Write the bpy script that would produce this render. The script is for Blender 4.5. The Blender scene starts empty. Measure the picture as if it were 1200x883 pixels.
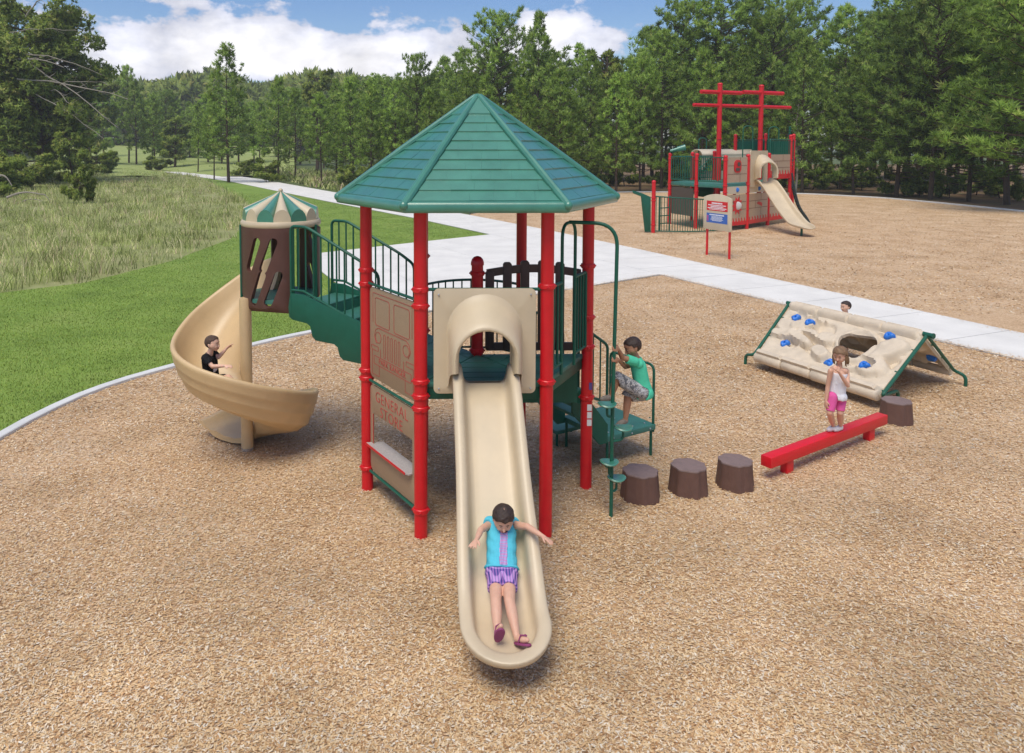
import bpy, bmesh, math, random
import numpy as np
from mathutils import Vector, Matrix, geometry, noise
R = math.radians
SC = bpy.context.scene
COL = SC.collection
random.seed(5); RNG = np.random.default_rng(5)

# ------------------------------------------------------------------ camera, sky, sun, exposure
HAZE = .0006
F, CX, CY, HC, PITCH = 896.0, 520.0, 224.0, 3.81, 0.058     # focal length and principal point in photo pixels, eye height, tilt
cam = bpy.data.cameras.new('camera'); cob = bpy.data.objects.new('camera', cam); COL.objects.link(cob)
cam.sensor_width = 36; cam.sensor_fit = 'HORIZONTAL'; cam.lens = 36 * F / 1200
cam.shift_x = (600 - CX) / 1200; cam.shift_y = (CY - 441.5) / 1200
cam.clip_end = 3000; cam.clip_start = 0.1
cob.location = (0, 0, HC); cob.rotation_euler = (math.pi / 2 - PITCH, 0, 0)
SC.camera = cob
SC.view_settings.view_transform = 'Standard'; SC.view_settings.look = 'None'
SC.view_settings.exposure = 1.3
SUN_EL, SUN_AZ = R(64), R(-155)       # azimuth measured clockwise from +Y
sun = bpy.data.lights.new('sun', 'SUN'); sun.energy = 1.2; sun.angle = R(32); sun.color = (1, .93, .80)
so = bpy.data.objects.new('sun', sun); COL.objects.link(so)
sd = Vector((math.sin(SUN_AZ) * math.cos(SUN_EL), math.cos(SUN_AZ) * math.cos(SUN_EL), math.sin(SUN_EL)))
so.rotation_euler = (-sd).to_track_quat('-Z', 'Y').to_euler(); so.location = sd * 50

def ray(px, py):
    a = (px - CX) / F; b = (CY - py) / F
    return Vector((a, math.cos(PITCH) + b * math.sin(PITCH), -math.sin(PITCH) + b * math.cos(PITCH)))
def G(px, py, z=0.0):                  # the point at height z seen at a photo position
    d = ray(px, py); t = (z - HC) / d.z
    return Vector((d.x * t, d.y * t, z))
def AT(px, py, Y):                     # the point at distance Y seen at a photo position
    d = ray(px, py); t = Y / d.y
    return Vector((d.x * t, Y, HC + d.z * t))

world = bpy.data.worlds.new('World'); SC.world = world; world.use_nodes = True
def sky():
    nt = world.node_tree; N = nt.nodes; L = nt.links; N.clear()
    out = N.new('ShaderNodeOutputWorld'); bg = N.new('ShaderNodeBackground'); L.new(bg.outputs[0], out.inputs[0])
    bg.inputs[1].default_value = 0.115
    st = N.new('ShaderNodeTexSky'); st.sky_type = 'NISHITA'; st.sun_disc = False
    st.sun_elevation = SUN_EL; st.sun_rotation = SUN_AZ; st.dust_density = .6; st.ozone_density = 2.4; st.air_density = 1.0
    tc = N.new('ShaderNodeTexCoord'); sep = N.new('ShaderNodeSeparateXYZ'); L.new(tc.outputs['Generated'], sep.inputs[0])
    def m(op, a, b=None, c=None, clamp=False):
        n = N.new('ShaderNodeMath'); n.operation = op; n.use_clamp = clamp
        for i, v in enumerate((a, b, c)):
            if v is None: continue
            if isinstance(v, (int, float)): n.inputs[i].default_value = v
            else: L.new(v, n.inputs[i])
        return n.outputs[0]
    az = m('ARCTAN2', sep.outputs[0], sep.outputs[1]); el = m('ARCSINE', sep.outputs[2])
    total = None
    # cumulus banks over the treeline: centre and size in radians (azimuth, elevation)
    for (px, py, rx, ry, w) in [(300,52,80,30,1.0),(405,66,95,26,1.0),(235,58,50,22,.7),(490,58,55,20,.8),(120,55,55,22,.75),(200,85,110,16,.7),(480,90,120,16,.9),
                                (628,28,36,20,1.0),(665,48,42,26,.9),(610,70,70,24,.8),(150,20,60,14,.35),(185,2,70,5,.5),(1350,40,160,40,.9),(-300,60,200,60,1.),
                                (980,130,300,22,.6)]:
        d = ray(px, py).normalized(); a0 = math.atan2(d.x, d.y); e0 = math.asin(d.z)
        u = m('DIVIDE', m('SUBTRACT', az, a0), rx / F); v = m('DIVIDE', m('SUBTRACT', el, e0), ry / F)
        q = m('ADD', m('MULTIPLY', u, u), m('MULTIPLY', v, v))
        g = m('MULTIPLY', m('EXPONENT', m('MULTIPLY', q, -.8)), w)
        total = g if total is None else m('ADD', total, g)
    mp = N.new('ShaderNodeMapping'); L.new(tc.outputs['Generated'], mp.inputs[0]); mp.inputs['Scale'].default_value = (1, 1, 1.7)
    n1 = N.new('ShaderNodeTexNoise'); n1.inputs['Scale'].default_value = 13; n1.inputs['Detail'].default_value = 9; n1.inputs['Roughness'].default_value = .58
    L.new(mp.outputs[0], n1.inputs['Vector'])
    n2 = N.new('ShaderNodeTexNoise'); n2.inputs['Scale'].default_value = 2.2; n2.inputs['Detail'].default_value = 6
    L.new(mp.outputs[0], n2.inputs['Vector'])
    high = m('MULTIPLY', m('SUBTRACT', n2.outputs[0], .45), 5.0, clamp=True)       # broken cloud overhead
    hi_w = m('MULTIPLY', m('SUBTRACT', el, .22), 5.0, clamp=True)
    field = m('ADD', total, m('MULTIPLY', m('SUBTRACT', n1.outputs[0], .5), 3.2))
    mask = m('MULTIPLY', m('SUBTRACT', field, .44), 4.5, clamp=True)
    mask = m('MAXIMUM', mask, m('MULTIPLY', high, hi_w))
    core = m('MULTIPLY', m('SUBTRACT', field, .6), 1.0, clamp=True)
    cr = N.new('ShaderNodeMix'); cr.data_type = 'RGBA'; L.new(core, cr.inputs[0])
    cr.inputs[6].default_value = (2.5, 2.6, 3.1, 1); cr.inputs[7].default_value = (4.2, 4.15, 4.3, 1)
    n3 = N.new('ShaderNodeTexNoise'); n3.inputs['Scale'].default_value = 14; n3.inputs['Detail'].default_value = 6; L.new(mp.outputs[0], n3.inputs['Vector'])
    sh = m('MULTIPLY_ADD', m('SUBTRACT', n3.outputs[0], .5), .95, 1.0)
    cm = N.new('ShaderNodeVectorMath'); cm.operation = 'SCALE'; L.new(cr.outputs[2], cm.inputs[0]); L.new(sh, cm.inputs['Scale'])
    hs = N.new('ShaderNodeHueSaturation'); hs.inputs['Saturation'].default_value = 1.25; hs.inputs['Value'].default_value = .46; hs.inputs['Hue'].default_value = .512; L.new(st.outputs[0], hs.inputs['Color'])
    mx = N.new('ShaderNodeMix'); mx.data_type = 'RGBA'; L.new(mask, mx.inputs[0]); L.new(hs.outputs[0], mx.inputs[6]); L.new(cm.outputs[0], mx.inputs[7])
    L.new(mx.outputs[2], bg.inputs[0])
sky()

# ------------------------------------------------------------------ materials
MATS = {}
def mat(name, col, rough=.6, spec=.5, noise_s=0, noise_a=.15, bump=0, bump_s=60, metal=0, coords='Object', sub=0, bump_d=.01, trans=0):
    if name in MATS: return MATS[name]
    m = bpy.data.materials.new(name); m.use_nodes = True; nt = m.node_tree; N = nt.nodes; L = nt.links
    b = N['Principled BSDF']; b.inputs['Base Color'].default_value = (*col, 1); b.inputs['Roughness'].default_value = rough
    b.inputs['Specular IOR Level'].default_value = spec; b.inputs['Metallic'].default_value = metal
    if sub: b.inputs['Subsurface Weight'].default_value = sub; b.inputs['Subsurface Scale'].default_value = .01; b.inputs['Subsurface Radius'].default_value = (1, .4, .25)
    tc = N.new('ShaderNodeTexCoord')
    if noise_s:
        n = N.new('ShaderNodeTexNoise'); n.inputs['Scale'].default_value = noise_s; n.inputs['Detail'].default_value = 6; n.inputs['Roughness'].default_value = .65
        L.new(tc.outputs[coords], n.inputs['Vector'])
        cr = N.new('ShaderNodeMapRange'); cr.inputs[1].default_value = .3; cr.inputs[2].default_value = .7; cr.inputs[3].default_value = 1 - noise_a; cr.inputs[4].default_value = 1 + noise_a
        L.new(n.outputs[0], cr.inputs[0])
        vm = N.new('ShaderNodeVectorMath'); vm.operation = 'SCALE'; vm.inputs[0].default_value = col; L.new(cr.outputs[0], vm.inputs['Scale'])
        L.new(vm.outputs[0], b.inputs['Base Color'])
        rr = N.new('ShaderNodeMapRange'); rr.inputs[3].default_value = max(0, rough - .1); rr.inputs[4].default_value = min(1, rough + .12); L.new(n.outputs[0], rr.inputs[0]); L.new(rr.outputs[0], b.inputs['Roughness'])
    if bump:
        n = N.new('ShaderNodeTexNoise'); n.inputs['Scale'].default_value = bump_s; n.inputs['Detail'].default_value = 5
        L.new(tc.outputs[coords], n.inputs['Vector'])
        bp = N.new('ShaderNodeBump'); bp.inputs['Strength'].default_value = bump; bp.inputs['Distance'].default_value = bump_d
        L.new(n.outputs[0], bp.inputs['Height']); L.new(bp.outputs[0], b.inputs['Normal'])
    MATS[name] = m; return m
def ramp_mat(name, stops, build, rough=.8, bump=0, bump_d=.01, spec=.3):
    """stops: colour ramp; build(N, L, tc) returns the factor socket."""
    m = bpy.data.materials.new(name); m.use_nodes = True; nt = m.node_tree; N = nt.nodes; L = nt.links
    b = N['Principled BSDF']; b.inputs['Roughness'].default_value = rough; b.inputs['Specular IOR Level'].default_value = spec
    tc = N.new('ShaderNodeTexCoord'); fac = build(N, L, tc)
    cr = N.new('ShaderNodeValToRGB'); e = cr.color_ramp.elements
    while len(e) < len(stops): e.new(.5)
    for x, (p, c) in zip(e, stops): x.position = p; x.color = (*c, 1)
    L.new(fac, cr.inputs[0]); L.new(cr.outputs[0], b.inputs['Base Color'])
    if bump:
        bp = N.new('ShaderNodeBump'); bp.inputs['Strength'].default_value = bump; bp.inputs['Distance'].default_value = bump_d
        L.new(fac, bp.inputs['Height']); L.new(bp.outputs[0], b.inputs['Normal'])
    MATS[name] = m; return m
def attr_mat(name, stops, rough=.8, spec=.25, trans=0, objvar=.0, patch=0, patch_a=.25):
    """colour from a per-face random attribute 'rnd', with slow variation between patches and individuals"""
    m = bpy.data.materials.new(name); m.use_nodes = True; nt = m.node_tree; N = nt.nodes; L = nt.links
    b = N['Principled BSDF']; b.inputs['Roughness'].default_value = rough; b.inputs['Specular IOR Level'].default_value = spec
    at = N.new('ShaderNodeAttribute'); at.attribute_name = 'rnd'
    cr = N.new('ShaderNodeValToRGB'); e = cr.color_ramp.elements
    while len(e) < len(stops): e.new(.5)
    for x, (p, c) in zip(e, stops): x.position = p; x.color = (*c, 1)
    L.new(at.outputs['Fac'], cr.inputs[0]); col = cr.outputs[0]
    if patch or objvar:
        val = N.new('ShaderNodeMath'); val.operation = 'ADD'; val.inputs[0].default_value = 1; val.inputs[1].default_value = 0; v = val.outputs[0]
        if patch:
            tc = N.new('ShaderNodeNewGeometry'); n = N.new('ShaderNodeTexNoise'); n.inputs['Scale'].default_value = patch; n.inputs['Detail'].default_value = 4
            L.new(tc.outputs['Position'], n.inputs['Vector'])
            mr = N.new('ShaderNodeMapRange'); mr.inputs[1].default_value = .32; mr.inputs[2].default_value = .68; mr.inputs[3].default_value = 1 - patch_a; mr.inputs[4].default_value = 1 + patch_a; L.new(n.outputs[0], mr.inputs[0]); v = mr.outputs[0]
        if objvar:
            oi = N.new('ShaderNodeObjectInfo'); mr = N.new('ShaderNodeMapRange'); mr.inputs[3].default_value = 1 - objvar; mr.inputs[4].default_value = 1 + objvar; L.new(oi.outputs['Random'], mr.inputs[0])
            mm = N.new('ShaderNodeMath'); mm.operation = 'MULTIPLY'; L.new(v, mm.inputs[0]); L.new(mr.outputs[0], mm.inputs[1]); v = mm.outputs[0]
        vm = N.new('ShaderNodeVectorMath'); vm.operation = 'SCALE'; L.new(col, vm.inputs[0]); L.new(v, vm.inputs['Scale']); col = vm.outputs[0]
    L.new(col, b.inputs['Base Color'])
    if trans:
        t = N.new('ShaderNodeBsdfTranslucent'); L.new(col, t.inputs[0]); mx = N.new('ShaderNodeMixShader'); mx.inputs[0].default_value = trans
        o = N['Material Output']; L.new(b.outputs[0], mx.inputs[1]); L.new(t.outputs[0], mx.inputs[2]); L.new(mx.outputs[0], o.inputs[0])
    MATS[name] = m; return m

RED = mat('red_powder_coat', (.63, .008, .016), .34, .5, 9, .07, .05, 300)
GREEN = mat('green_powder_coat', (.012, .105, .066), .42, .35, 9, .1, .05, 300)
ENG = mat('engraved_red', (.48, .06, .05), .6)
DECK = mat('green_deck_coating', (.045, .19, .145), .5, .5, 7, .18, .25, 180)
ROOF = mat('green_roof_plastic', (.045, .215, .148), .34, .5, 5, .14, .25, 90)
ROOF.node_tree.nodes['Principled BSDF'].inputs['Coat Weight'].default_value = 1.0; ROOF.node_tree.nodes['Principled BSDF'].inputs['Coat Roughness'].default_value = .28
BEIGE = mat('beige_slide_plastic', (.60, .49, .335), .4, .5, 1.7, .09, .06, 400)
SAND = mat('sand_slide_plastic', (.62, .44, .235), .38, .5, 1.7, .09, .06, 400)
BROWN = mat('brown_plastic', (.105, .045, .034), .45, .5, 6, .12, .15, 200)
DBROWN = mat('dark_brown_plastic', (.085, .046, .036), .5, .5, 8, .15, .2, 200)
STUMP = mat('stump_brown_plastic', (.13, .068, .052), .6, .4, 8, .15, .3, 120)
STUMPTOP = mat('stump_top_plastic', (.22, .155, .14), .6, .4, 12, .15, .3, 120)
TAN = mat('tan_board', (.35, .245, .155), .5, .4, 30, .06, .1, 300)
TAUPE = mat('taupe_board', (.09, .07, .055), .5, .4, 20, .1)
GREYSH = mat('grey_counter', (.42, .38, .36), .6, .4, 70, .2, .2, 300)
BOLT = mat('bolt_metal', (.6, .6, .6), .3, .5, metal=.8)
WHITE = mat('white_print', (.8, .8, .8), .5)
BLUE = mat('blue_hold', (.02, .17, .62), .42, .5, 14, .15)
ROCKP = mat('sand_rock_plastic', (.64, .54, .41), .6, .4, 5, .12, .35, 45)
CONC = mat('pale_concrete', (.74, .72, .67), .8, .3, .9, .09, .25, 160, bump_d=.004)
BARK = mat('bark', (.085, .062, .048), .95, .1, 6, .35, .8, 14, bump_d=.03)
DEADW = mat('dead_wood', (.32, .28, .24), .9, .1, 8, .2)
SKIN1 = mat('fair_skin', (.76, .47, .34), .5, .4, 20, .06, sub=.15)
SKIN2 = mat('tan_skin', (.40, .20, .12), .5, .4, 20, .06, sub=.15)
HAIRB = mat('dark_brown_hair', (.035, .018, .012), .5, .5, 60, .4, .6, 160)
HAIRL = mat('light_brown_hair', (.21, .12, .06), .5, .5, 60, .4, .6, 160)
HAIRS = mat('cropped_brown_hair', (.09, .055, .04), .7, .3, 60, .4, .6, 200)
EYE = mat('eye_white', (.75, .73, .7), .3); PUP = mat('pupil', (.02, .012, .01), .2); LIP = mat('lip', (.45, .12, .1), .5); BROW = mat('eyebrow', (.04, .02, .015), .8)

# ------------------------------------------------------------------ builders
OFF = {}
def tag(o, label=None, cat=None, group=None, kind=None):
    if label: o['label'] = label
    if cat: o['category'] = cat
    if group: o['group'] = group
    if kind: o['kind'] = kind
    return o
def thing(name, label, cat, loc=(0, 0, 0), group=None):
    o = bpy.data.objects.new(name, None); COL.objects.link(o); o.location = loc; o.empty_display_size = .1
    OFF[o.name] = Vector(loc); return tag(o, label, cat, group)
def off(p): return OFF.get(p.name, Vector()) if p else Vector()
def link(name, me, parent=None, loc=None):
    o = bpy.data.objects.new(name, me); COL.objects.link(o)
    if parent: o.parent = parent; OFF[o.name] = off(parent)
    if loc is not None: o.location = loc
    return o
def piece(name, me, parent, M):                       # a child sharing mesh data, placed by a world matrix
    o = link(name, me, parent); o.matrix_local = Matrix.Translation(-off(parent)) @ M; return o
def frame_z(d):                                       # rotation taking +Z to d
    return d.normalized().to_track_quat('Z', 'Y').to_matrix().to_4x4()
class MB:
    def __init__(s): s.v = []; s.f = []
    def add(s, vs, fs):
        n = len(s.v); s.v += [tuple(v) for v in vs]; s.f += [tuple(i + n for i in f) for f in fs]; return s
    def box(s, c, size, rot=None):
        c = Vector(c); h = [x / 2 for x in size]; vs = []
        for z in (-1, 1):
            for x, y in ((-1, -1), (1, -1), (1, 1), (-1, 1)):
                p = Vector((x * h[0], y * h[1], z * h[2]))
                if rot is not None: p = (Matrix.Rotation(rot, 3, 'Z') if isinstance(rot, (int, float)) else rot) @ p
                vs.append(c + p)
        return s.add(vs, [(3, 2, 1, 0), (4, 5, 6, 7), (0, 1, 5, 4), (1, 2, 6, 5), (2, 3, 7, 6), (3, 0, 4, 7)])
    def prism(s, poly, z0, z1):                       # poly: xy list counter-clockwise
        n = len(poly); vs = [(p[0], p[1], z0) for p in poly] + [(p[0], p[1], z1) for p in poly]
        return s.add(vs, [tuple(range(n - 1, -1, -1)), tuple(range(n, 2 * n))] + [(i, (i + 1) % n, n + (i + 1) % n, n + i) for i in range(n)])
    def tube(s, pts, r, n=10, caps=True, closed=False):
        pts = [Vector(p) for p in pts]; N = len(pts); rs = r if isinstance(r, (list, tuple)) else [r] * N
        T = []
        for i in range(N):
            a = pts[(i - 1) % N] if (closed or i > 0) else pts[i]; b = pts[(i + 1) % N] if (closed or i < N - 1) else pts[i]
            t = (b - a); T.append(t.normalized() if t.length > 1e-9 else Vector((0, 0, 1)))
        u = T[0].orthogonal().normalized(); vs = []
        for i in range(N):
            u = (u - T[i] * u.dot(T[i])).normalized(); w = T[i].cross(u)
            for k in range(n):
                a = 2 * math.pi * k / n; vs.append(pts[i] + (u * math.cos(a) + w * math.sin(a)) * rs[i])
        fs = []
        for i in range(N if closed else N - 1):
            j = (i + 1) % N
            for k in range(n): fs.append((i * n + k, i * n + (k + 1) % n, j * n + (k + 1) % n, j * n + k))
        if caps and not closed: fs += [tuple(range(n - 1, -1, -1)), tuple((N - 1) * n + k for k in range(n))]
        return s.add(vs, fs)
    def lathe(s, prof, c=(0, 0, 0), n=16, M=None):    # prof: list of (r, z)
        c = Vector(c); vs = []
        for (r, z) in prof:
            for k in range(n):
                a = 2 * math.pi * k / n; p = Vector((r * math.cos(a), r * math.sin(a), z)); vs.append(c + (M @ p if M else p))
        fs = []
        for i in range(len(prof) - 1):
            for k in range(n): fs.append((i * n + k, i * n + (k + 1) % n, (i + 1) * n + (k + 1) % n, (i + 1) * n + k))
        fs += [tuple(range(n - 1, -1, -1)), tuple((len(prof) - 1) * n + k for k in range(n))]
        return s.add(vs, fs)
    def grid(s, rows, closed=False, flip=False):
        n = len(rows[0]); vs = [p for r in rows for p in r]; fs = []
        for i in range(len(rows) - 1):
            for k in range(n if closed else n - 1):
                q = (i * n + k, i * n + (k + 1) % n, (i + 1) * n + (k + 1) % n, (i + 1) * n + k)
                fs.append(q[::-1] if flip else q)
        return s.add(vs, fs)
    def ball(s, c, r, n=12, m=8, M=None):
        r = r if isinstance(r, (tuple, list, Vector)) else (r, r, r); c = Vector(c); rows = []
        for i in range(m + 1):
            t = math.pi * i / m; rows.append([])
            for k in range(n):
                a = 2 * math.pi * k / n; p = Vector((r[0] * math.sin(t) * math.cos(a), r[1] * math.sin(t) * math.sin(a), r[2] * math.cos(t)))
                rows[-1].append(c + (M @ p if M else p))
        return s.grid(rows, True, True)
    def plate(s, outline, holes, th, fn, grid=0):
        """flat shape with holes: outline/holes in 2D, fn(u, v, w) gives the 3D point, w = 0 or th"""
        P = []; E = []
        for lp in [outline] + holes:
            n0 = len(P); P += [Vector(p) for p in lp]; E += [(n0 + i, n0 + (i + 1) % len(lp)) for i in range(len(lp))]
        if grid:
            us = [p[0] for p in outline]; vs = [p[1] for p in outline]
            x = min(us) + grid
            while x < max(us):
                y = min(vs) + grid
                while y < max(vs): P.append(Vector((x, y))); y += grid
                x += grid
        vo, eo, fo, *_ = geometry.delaunay_2d_cdt(P, E, [], 0, 1e-6)
        def inside(p, lp):
            c = False
            for i in range(len(lp)):
                a, b = lp[i], lp[i - 1]
                if (a[1] > p[1]) != (b[1] > p[1]) and p[0] < (b[0] - a[0]) * (p[1] - a[1]) / (b[1] - a[1]) + a[0]: c = not c
            return c
        keep = []
        for f in fo:
            c = sum((vo[i] for i in f), Vector((0, 0))) / len(f)
            if inside(c, outline) and not any(inside(c, h) for h in holes): keep.append(tuple(f))
        n = len(vo); vs = [fn(p[0], p[1], 0) for p in vo] + [fn(p[0], p[1], th) for p in vo]
        fs = [tuple(reversed(f)) for f in keep] + [tuple(i + n for i in f) for f in keep]
        cnt = {}
        for f in keep:
            for i in range(len(f)):
                a, b = f[i], f[(i + 1) % len(f)]
                if (b, a) in cnt: cnt.pop((b, a))
                else: cnt[(a, b)] = 1
        fs += [(a, b, b + n, a + n) for (a, b) in cnt]
        return s.add(vs, fs)
    def build(s, name, m, parent=None, smooth=True, bevel=0, ang=35, o=None, seg=2):
        of = off(parent) if o is None else o
        me = bpy.data.meshes.new(name); me.from_pydata([(v[0] - of.x, v[1] - of.y, v[2] - of.z) for v in s.v], [], s.f)
        bm = bmesh.new(); bm.from_mesh(me); bmesh.ops.remove_doubles(bm, verts=bm.verts, dist=1e-5); bmesh.ops.recalc_face_normals(bm, faces=bm.faces)
        if bevel:
            es = [e for e in bm.edges if len(e.link_faces) == 2 and e.calc_face_angle(0) > R(30)]
            bmesh.ops.bevel(bm, geom=es, offset=bevel, segments=seg, affect='EDGES', profile=.5, clamp_overlap=True)
        bm.to_mesh(me); bm.free()
        if smooth: me.polygons.foreach_set('use_smooth', [True] * len(me.polygons)); me.set_sharp_from_angle(angle=R(ang))
        me.materials.append(m)
        return link(name, me, parent)
def np_mesh(name, V, Fc, m, parent=None, rnd=None, smooth=False, nrm=None):
    me = bpy.data.meshes.new(name); V = np.asarray(V, np.float32); Fc = np.asarray(Fc, np.int32); k = Fc.shape[1]
    me.vertices.add(len(V)); me.vertices.foreach_set('co', V.ravel()); me.loops.add(Fc.size); me.loops.foreach_set('vertex_index', Fc.ravel())
    me.polygons.add(len(Fc)); me.polygons.foreach_set('loop_start', np.arange(0, Fc.size, k, dtype=np.int32)); 
    me.polygons.foreach_set('loop_total', np.full(len(Fc), k, np.int32)); me.update(calc_edges=True)
    if rnd is not None:
        a = me.attributes.new('rnd', 'FLOAT', 'FACE'); a.data.foreach_set('value', np.asarray(rnd, np.float32))
    if smooth: me.polygons.foreach_set('use_smooth', [True] * len(Fc))
    if nrm is not None:                                # soft foliage normals
        me.polygons.foreach_set('use_smooth', [True] * len(Fc)); me.normals_split_custom_set_from_vertices(np.asarray(nrm, np.float32) / np.linalg.norm(nrm, axis=1, keepdims=True))
    me.materials.append(m)
    return link(name, me, parent) if name else me
def arc(c, r, a0, a1, n, ax='xz'):
    return [(c[0] + r * math.cos(a0 + (a1 - a0) * i / n), c[1] + r * math.sin(a0 + (a1 - a0) * i / n)) for i in range(n + 1)]
def rrect(x0, y0, x1, y1, r, n=4):
    p = []
    for (cx, cy, a) in ((x1 - r, y0 + r, -90), (x1 - r, y1 - r, 0), (x0 + r, y1 - r, 90), (x0 + r, y0 + r, 180)):
        p += arc((cx, cy), r, R(a), R(a + 90), n)
    return p
def slot(cx, cy, w, l, a, n=6):                       # slanted slot outline
    p = [(x, y + l / 2 - w / 2) for x, y in arc((0, 0), w / 2, 0, math.pi, n)] + [(x, y - l / 2 + w / 2) for x, y in arc((0, 0), w / 2, math.pi, 2 * math.pi, n)]
    ca, sa = math.cos(a), math.sin(a); return [(cx + x * ca - y * sa, cy + x * sa + y * ca) for x, y in p]
def fillet(pts, r, n=5):                              # round the corners of a polyline
    pts = [Vector(p) for p in pts]; out = [pts[0]]
    for i in range(1, len(pts) - 1):
        a, b, c = pts[i - 1], pts[i], pts[i + 1]; k = min(r, (a - b).length * .49, (c - b).length * .49)
        p0 = b + (a - b).normalized() * k; p2 = b + (c - b).normalized() * k
        for j in range(n + 1):
            t = j / n; out.append(p0 * (1 - t) ** 2 + b * 2 * t * (1 - t) + p2 * t * t)
    return out + [pts[-1]]
def lerp(a, b, t): return Vector(a) * (1 - t) + Vector(b) * t
def text_mesh(txt, size, ext=.003, spacing=1.0):
    cu = bpy.data.curves.new('lettering', 'FONT'); cu.body = txt; cu.size = size; cu.extrude = ext; cu.align_x = 'CENTER'; cu.align_y = 'CENTER'; cu.space_character = spacing; cu.resolution_u = 3; cu.offset = -size * .022
    o = bpy.data.objects.new('lettering', cu); COL.objects.link(o); dg = bpy.context.evaluated_depsgraph_get()
    me = bpy.data.meshes.new_from_object(o.evaluated_get(dg)); bpy.data.objects.remove(o); return me
# unit pieces shared by many parts
_cyl = MB(); _cyl.lathe([(1, 0), (1, 1)], n=8); _o = _cyl.build('rod', GREEN); ROD = _o.data; bpy.data.objects.remove(_o)
def rod(name, a, b, r, parent, m=None):
    a = Vector(a); b = Vector(b); d = b - a
    me = ROD if m is None else ROD_M[m]
    return piece(name, me, parent, Matrix.Translation(a) @ frame_z(d) @ Matrix.Diagonal((r, r, d.length, 1)))
ROD_M = {}
for _n, _m in (('bolt', BOLT), ('red', RED), ('brown', DBROWN)):
    ROD_M[_n] = ROD.copy(); ROD_M[_n].materials[0] = _m

# ------------------------------------------------------------------ ground
def xy(pts, z=0): return [(G(px, py, z).x, G(px, py, z).y) for px, py in pts]
def inpoly(X, Y, poly):
    c = np.zeros(X.shape, bool)
    for i in range(len(poly)):
        (ax, ay), (bx, by) = poly[i], poly[i - 1]
        if ay == by: continue
        c ^= ((ay > Y) != (by > Y)) & (X < (bx - ax) * (Y - ay) / (by - ay) + ax)
    return c
def sheet(name, poly, z, m):
    mb = MB(); P = [Vector(p) for p in poly]
    vo, eo, fo, *_ = geometry.delaunay_2d_cdt(P, [(i, (i + 1) % len(P)) for i in range(len(P))], [], 1, 1e-6)
    mb.add([(v[0], v[1], z) for v in vo], [tuple(f) for f in fo]); o = mb.build(name, m, smooth=False)
    if o.data.polygons and o.data.polygons[0].normal.z < 0: o.data.flip_normals()
    return tag(o, kind='structure')
kerb_px = [(-260, 700), (-120, 590), (-50, 541), (0, 512), (60, 479), (120, 453), (205, 430), (300, 404), (380, 387), (432, 377)]
padlow_px = [(450, 374), (560, 357), (665, 340), (775, 323)]
walk_lo = [(183, 200.5), (272, 213.5), (391, 238), (485, 256), (575, 275.5), (775, 323), (915, 357), (1148, 412), (1400, 471)]
walk_up = [(112, 190.3), (217, 200.3), (300, 209.5), (392, 226), (550, 252.6), (640, 270), (740, 291), (860, 318), (1148, 381), (1400, 436)]
far_kerb = [(552, 251), (600, 238), (650, 229.5), (735, 225.5), (870, 226), (950, 228), (1033, 232.5), (1100, 238.5), (1200, 248.5), (1400, 275), (1700, 330)]
KERB = xy(kerb_px); PADLOW = xy(padlow_px)
near_chips = KERB + PADLOW + xy(walk_lo[6:]) + [(30, 8), (30, -6), (-14, -6)]
far_chips = xy(walk_up[4:]) + xy(far_kerb)[::-1]
lawn = [(-40, -6)] + [(-14, -6)] + KERB + xy([(450, 374), (420, 343), (378, 320), (362, 299), (496, 284), (575, 275.5), (485, 256), (391, 238), (272, 213.5), (235, 208)]) + xy([(285, 232), (300, 250), (270, 280), (200, 306), (100, 331), (0, 343), (-200, 362), (-600, 420)])
meadow = xy([(-600, 420), (-200, 362), (0, 343), (100, 331), (200, 306), (270, 280), (300, 250), (285, 232), (235, 208), (183, 200.5), (112, 190.3), (40, 189), (-200, 190), (-700, 205)])
def grass_col(N, L, tc):
    a = N.new('ShaderNodeTexNoise'); a.inputs['Scale'].default_value = .5; a.inputs['Detail'].default_value = 10; a.inputs['Roughness'].default_value = .75
    L.new(tc.outputs['Object'], a.inputs['Vector']); return a.outputs[0]
LAWN = ramp_mat('lawn_ground', [(.3, (.12, .19, .032)), (.5, (.19, .29, .05)), (.7, (.26, .34, .08))], grass_col, .9)
MEAD = ramp_mat('meadow_ground', [(.3, (.17, .20, .065)), (.5, (.27, .29, .11)), (.7, (.36, .34, .18))], grass_col, .95)
WILD = ramp_mat('wild_ground', [(.3, (.05, .08, .022)), (.5, (.095, .13, .04)), (.72, (.16, .17, .07))], grass_col, .95)
LITTER = ramp_mat('forest_litter', [(.3, (.10, .065, .035)), (.5, (.22, .13, .07)), (.68, (.15, .18, .05))], grass_col, .95)
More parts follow.
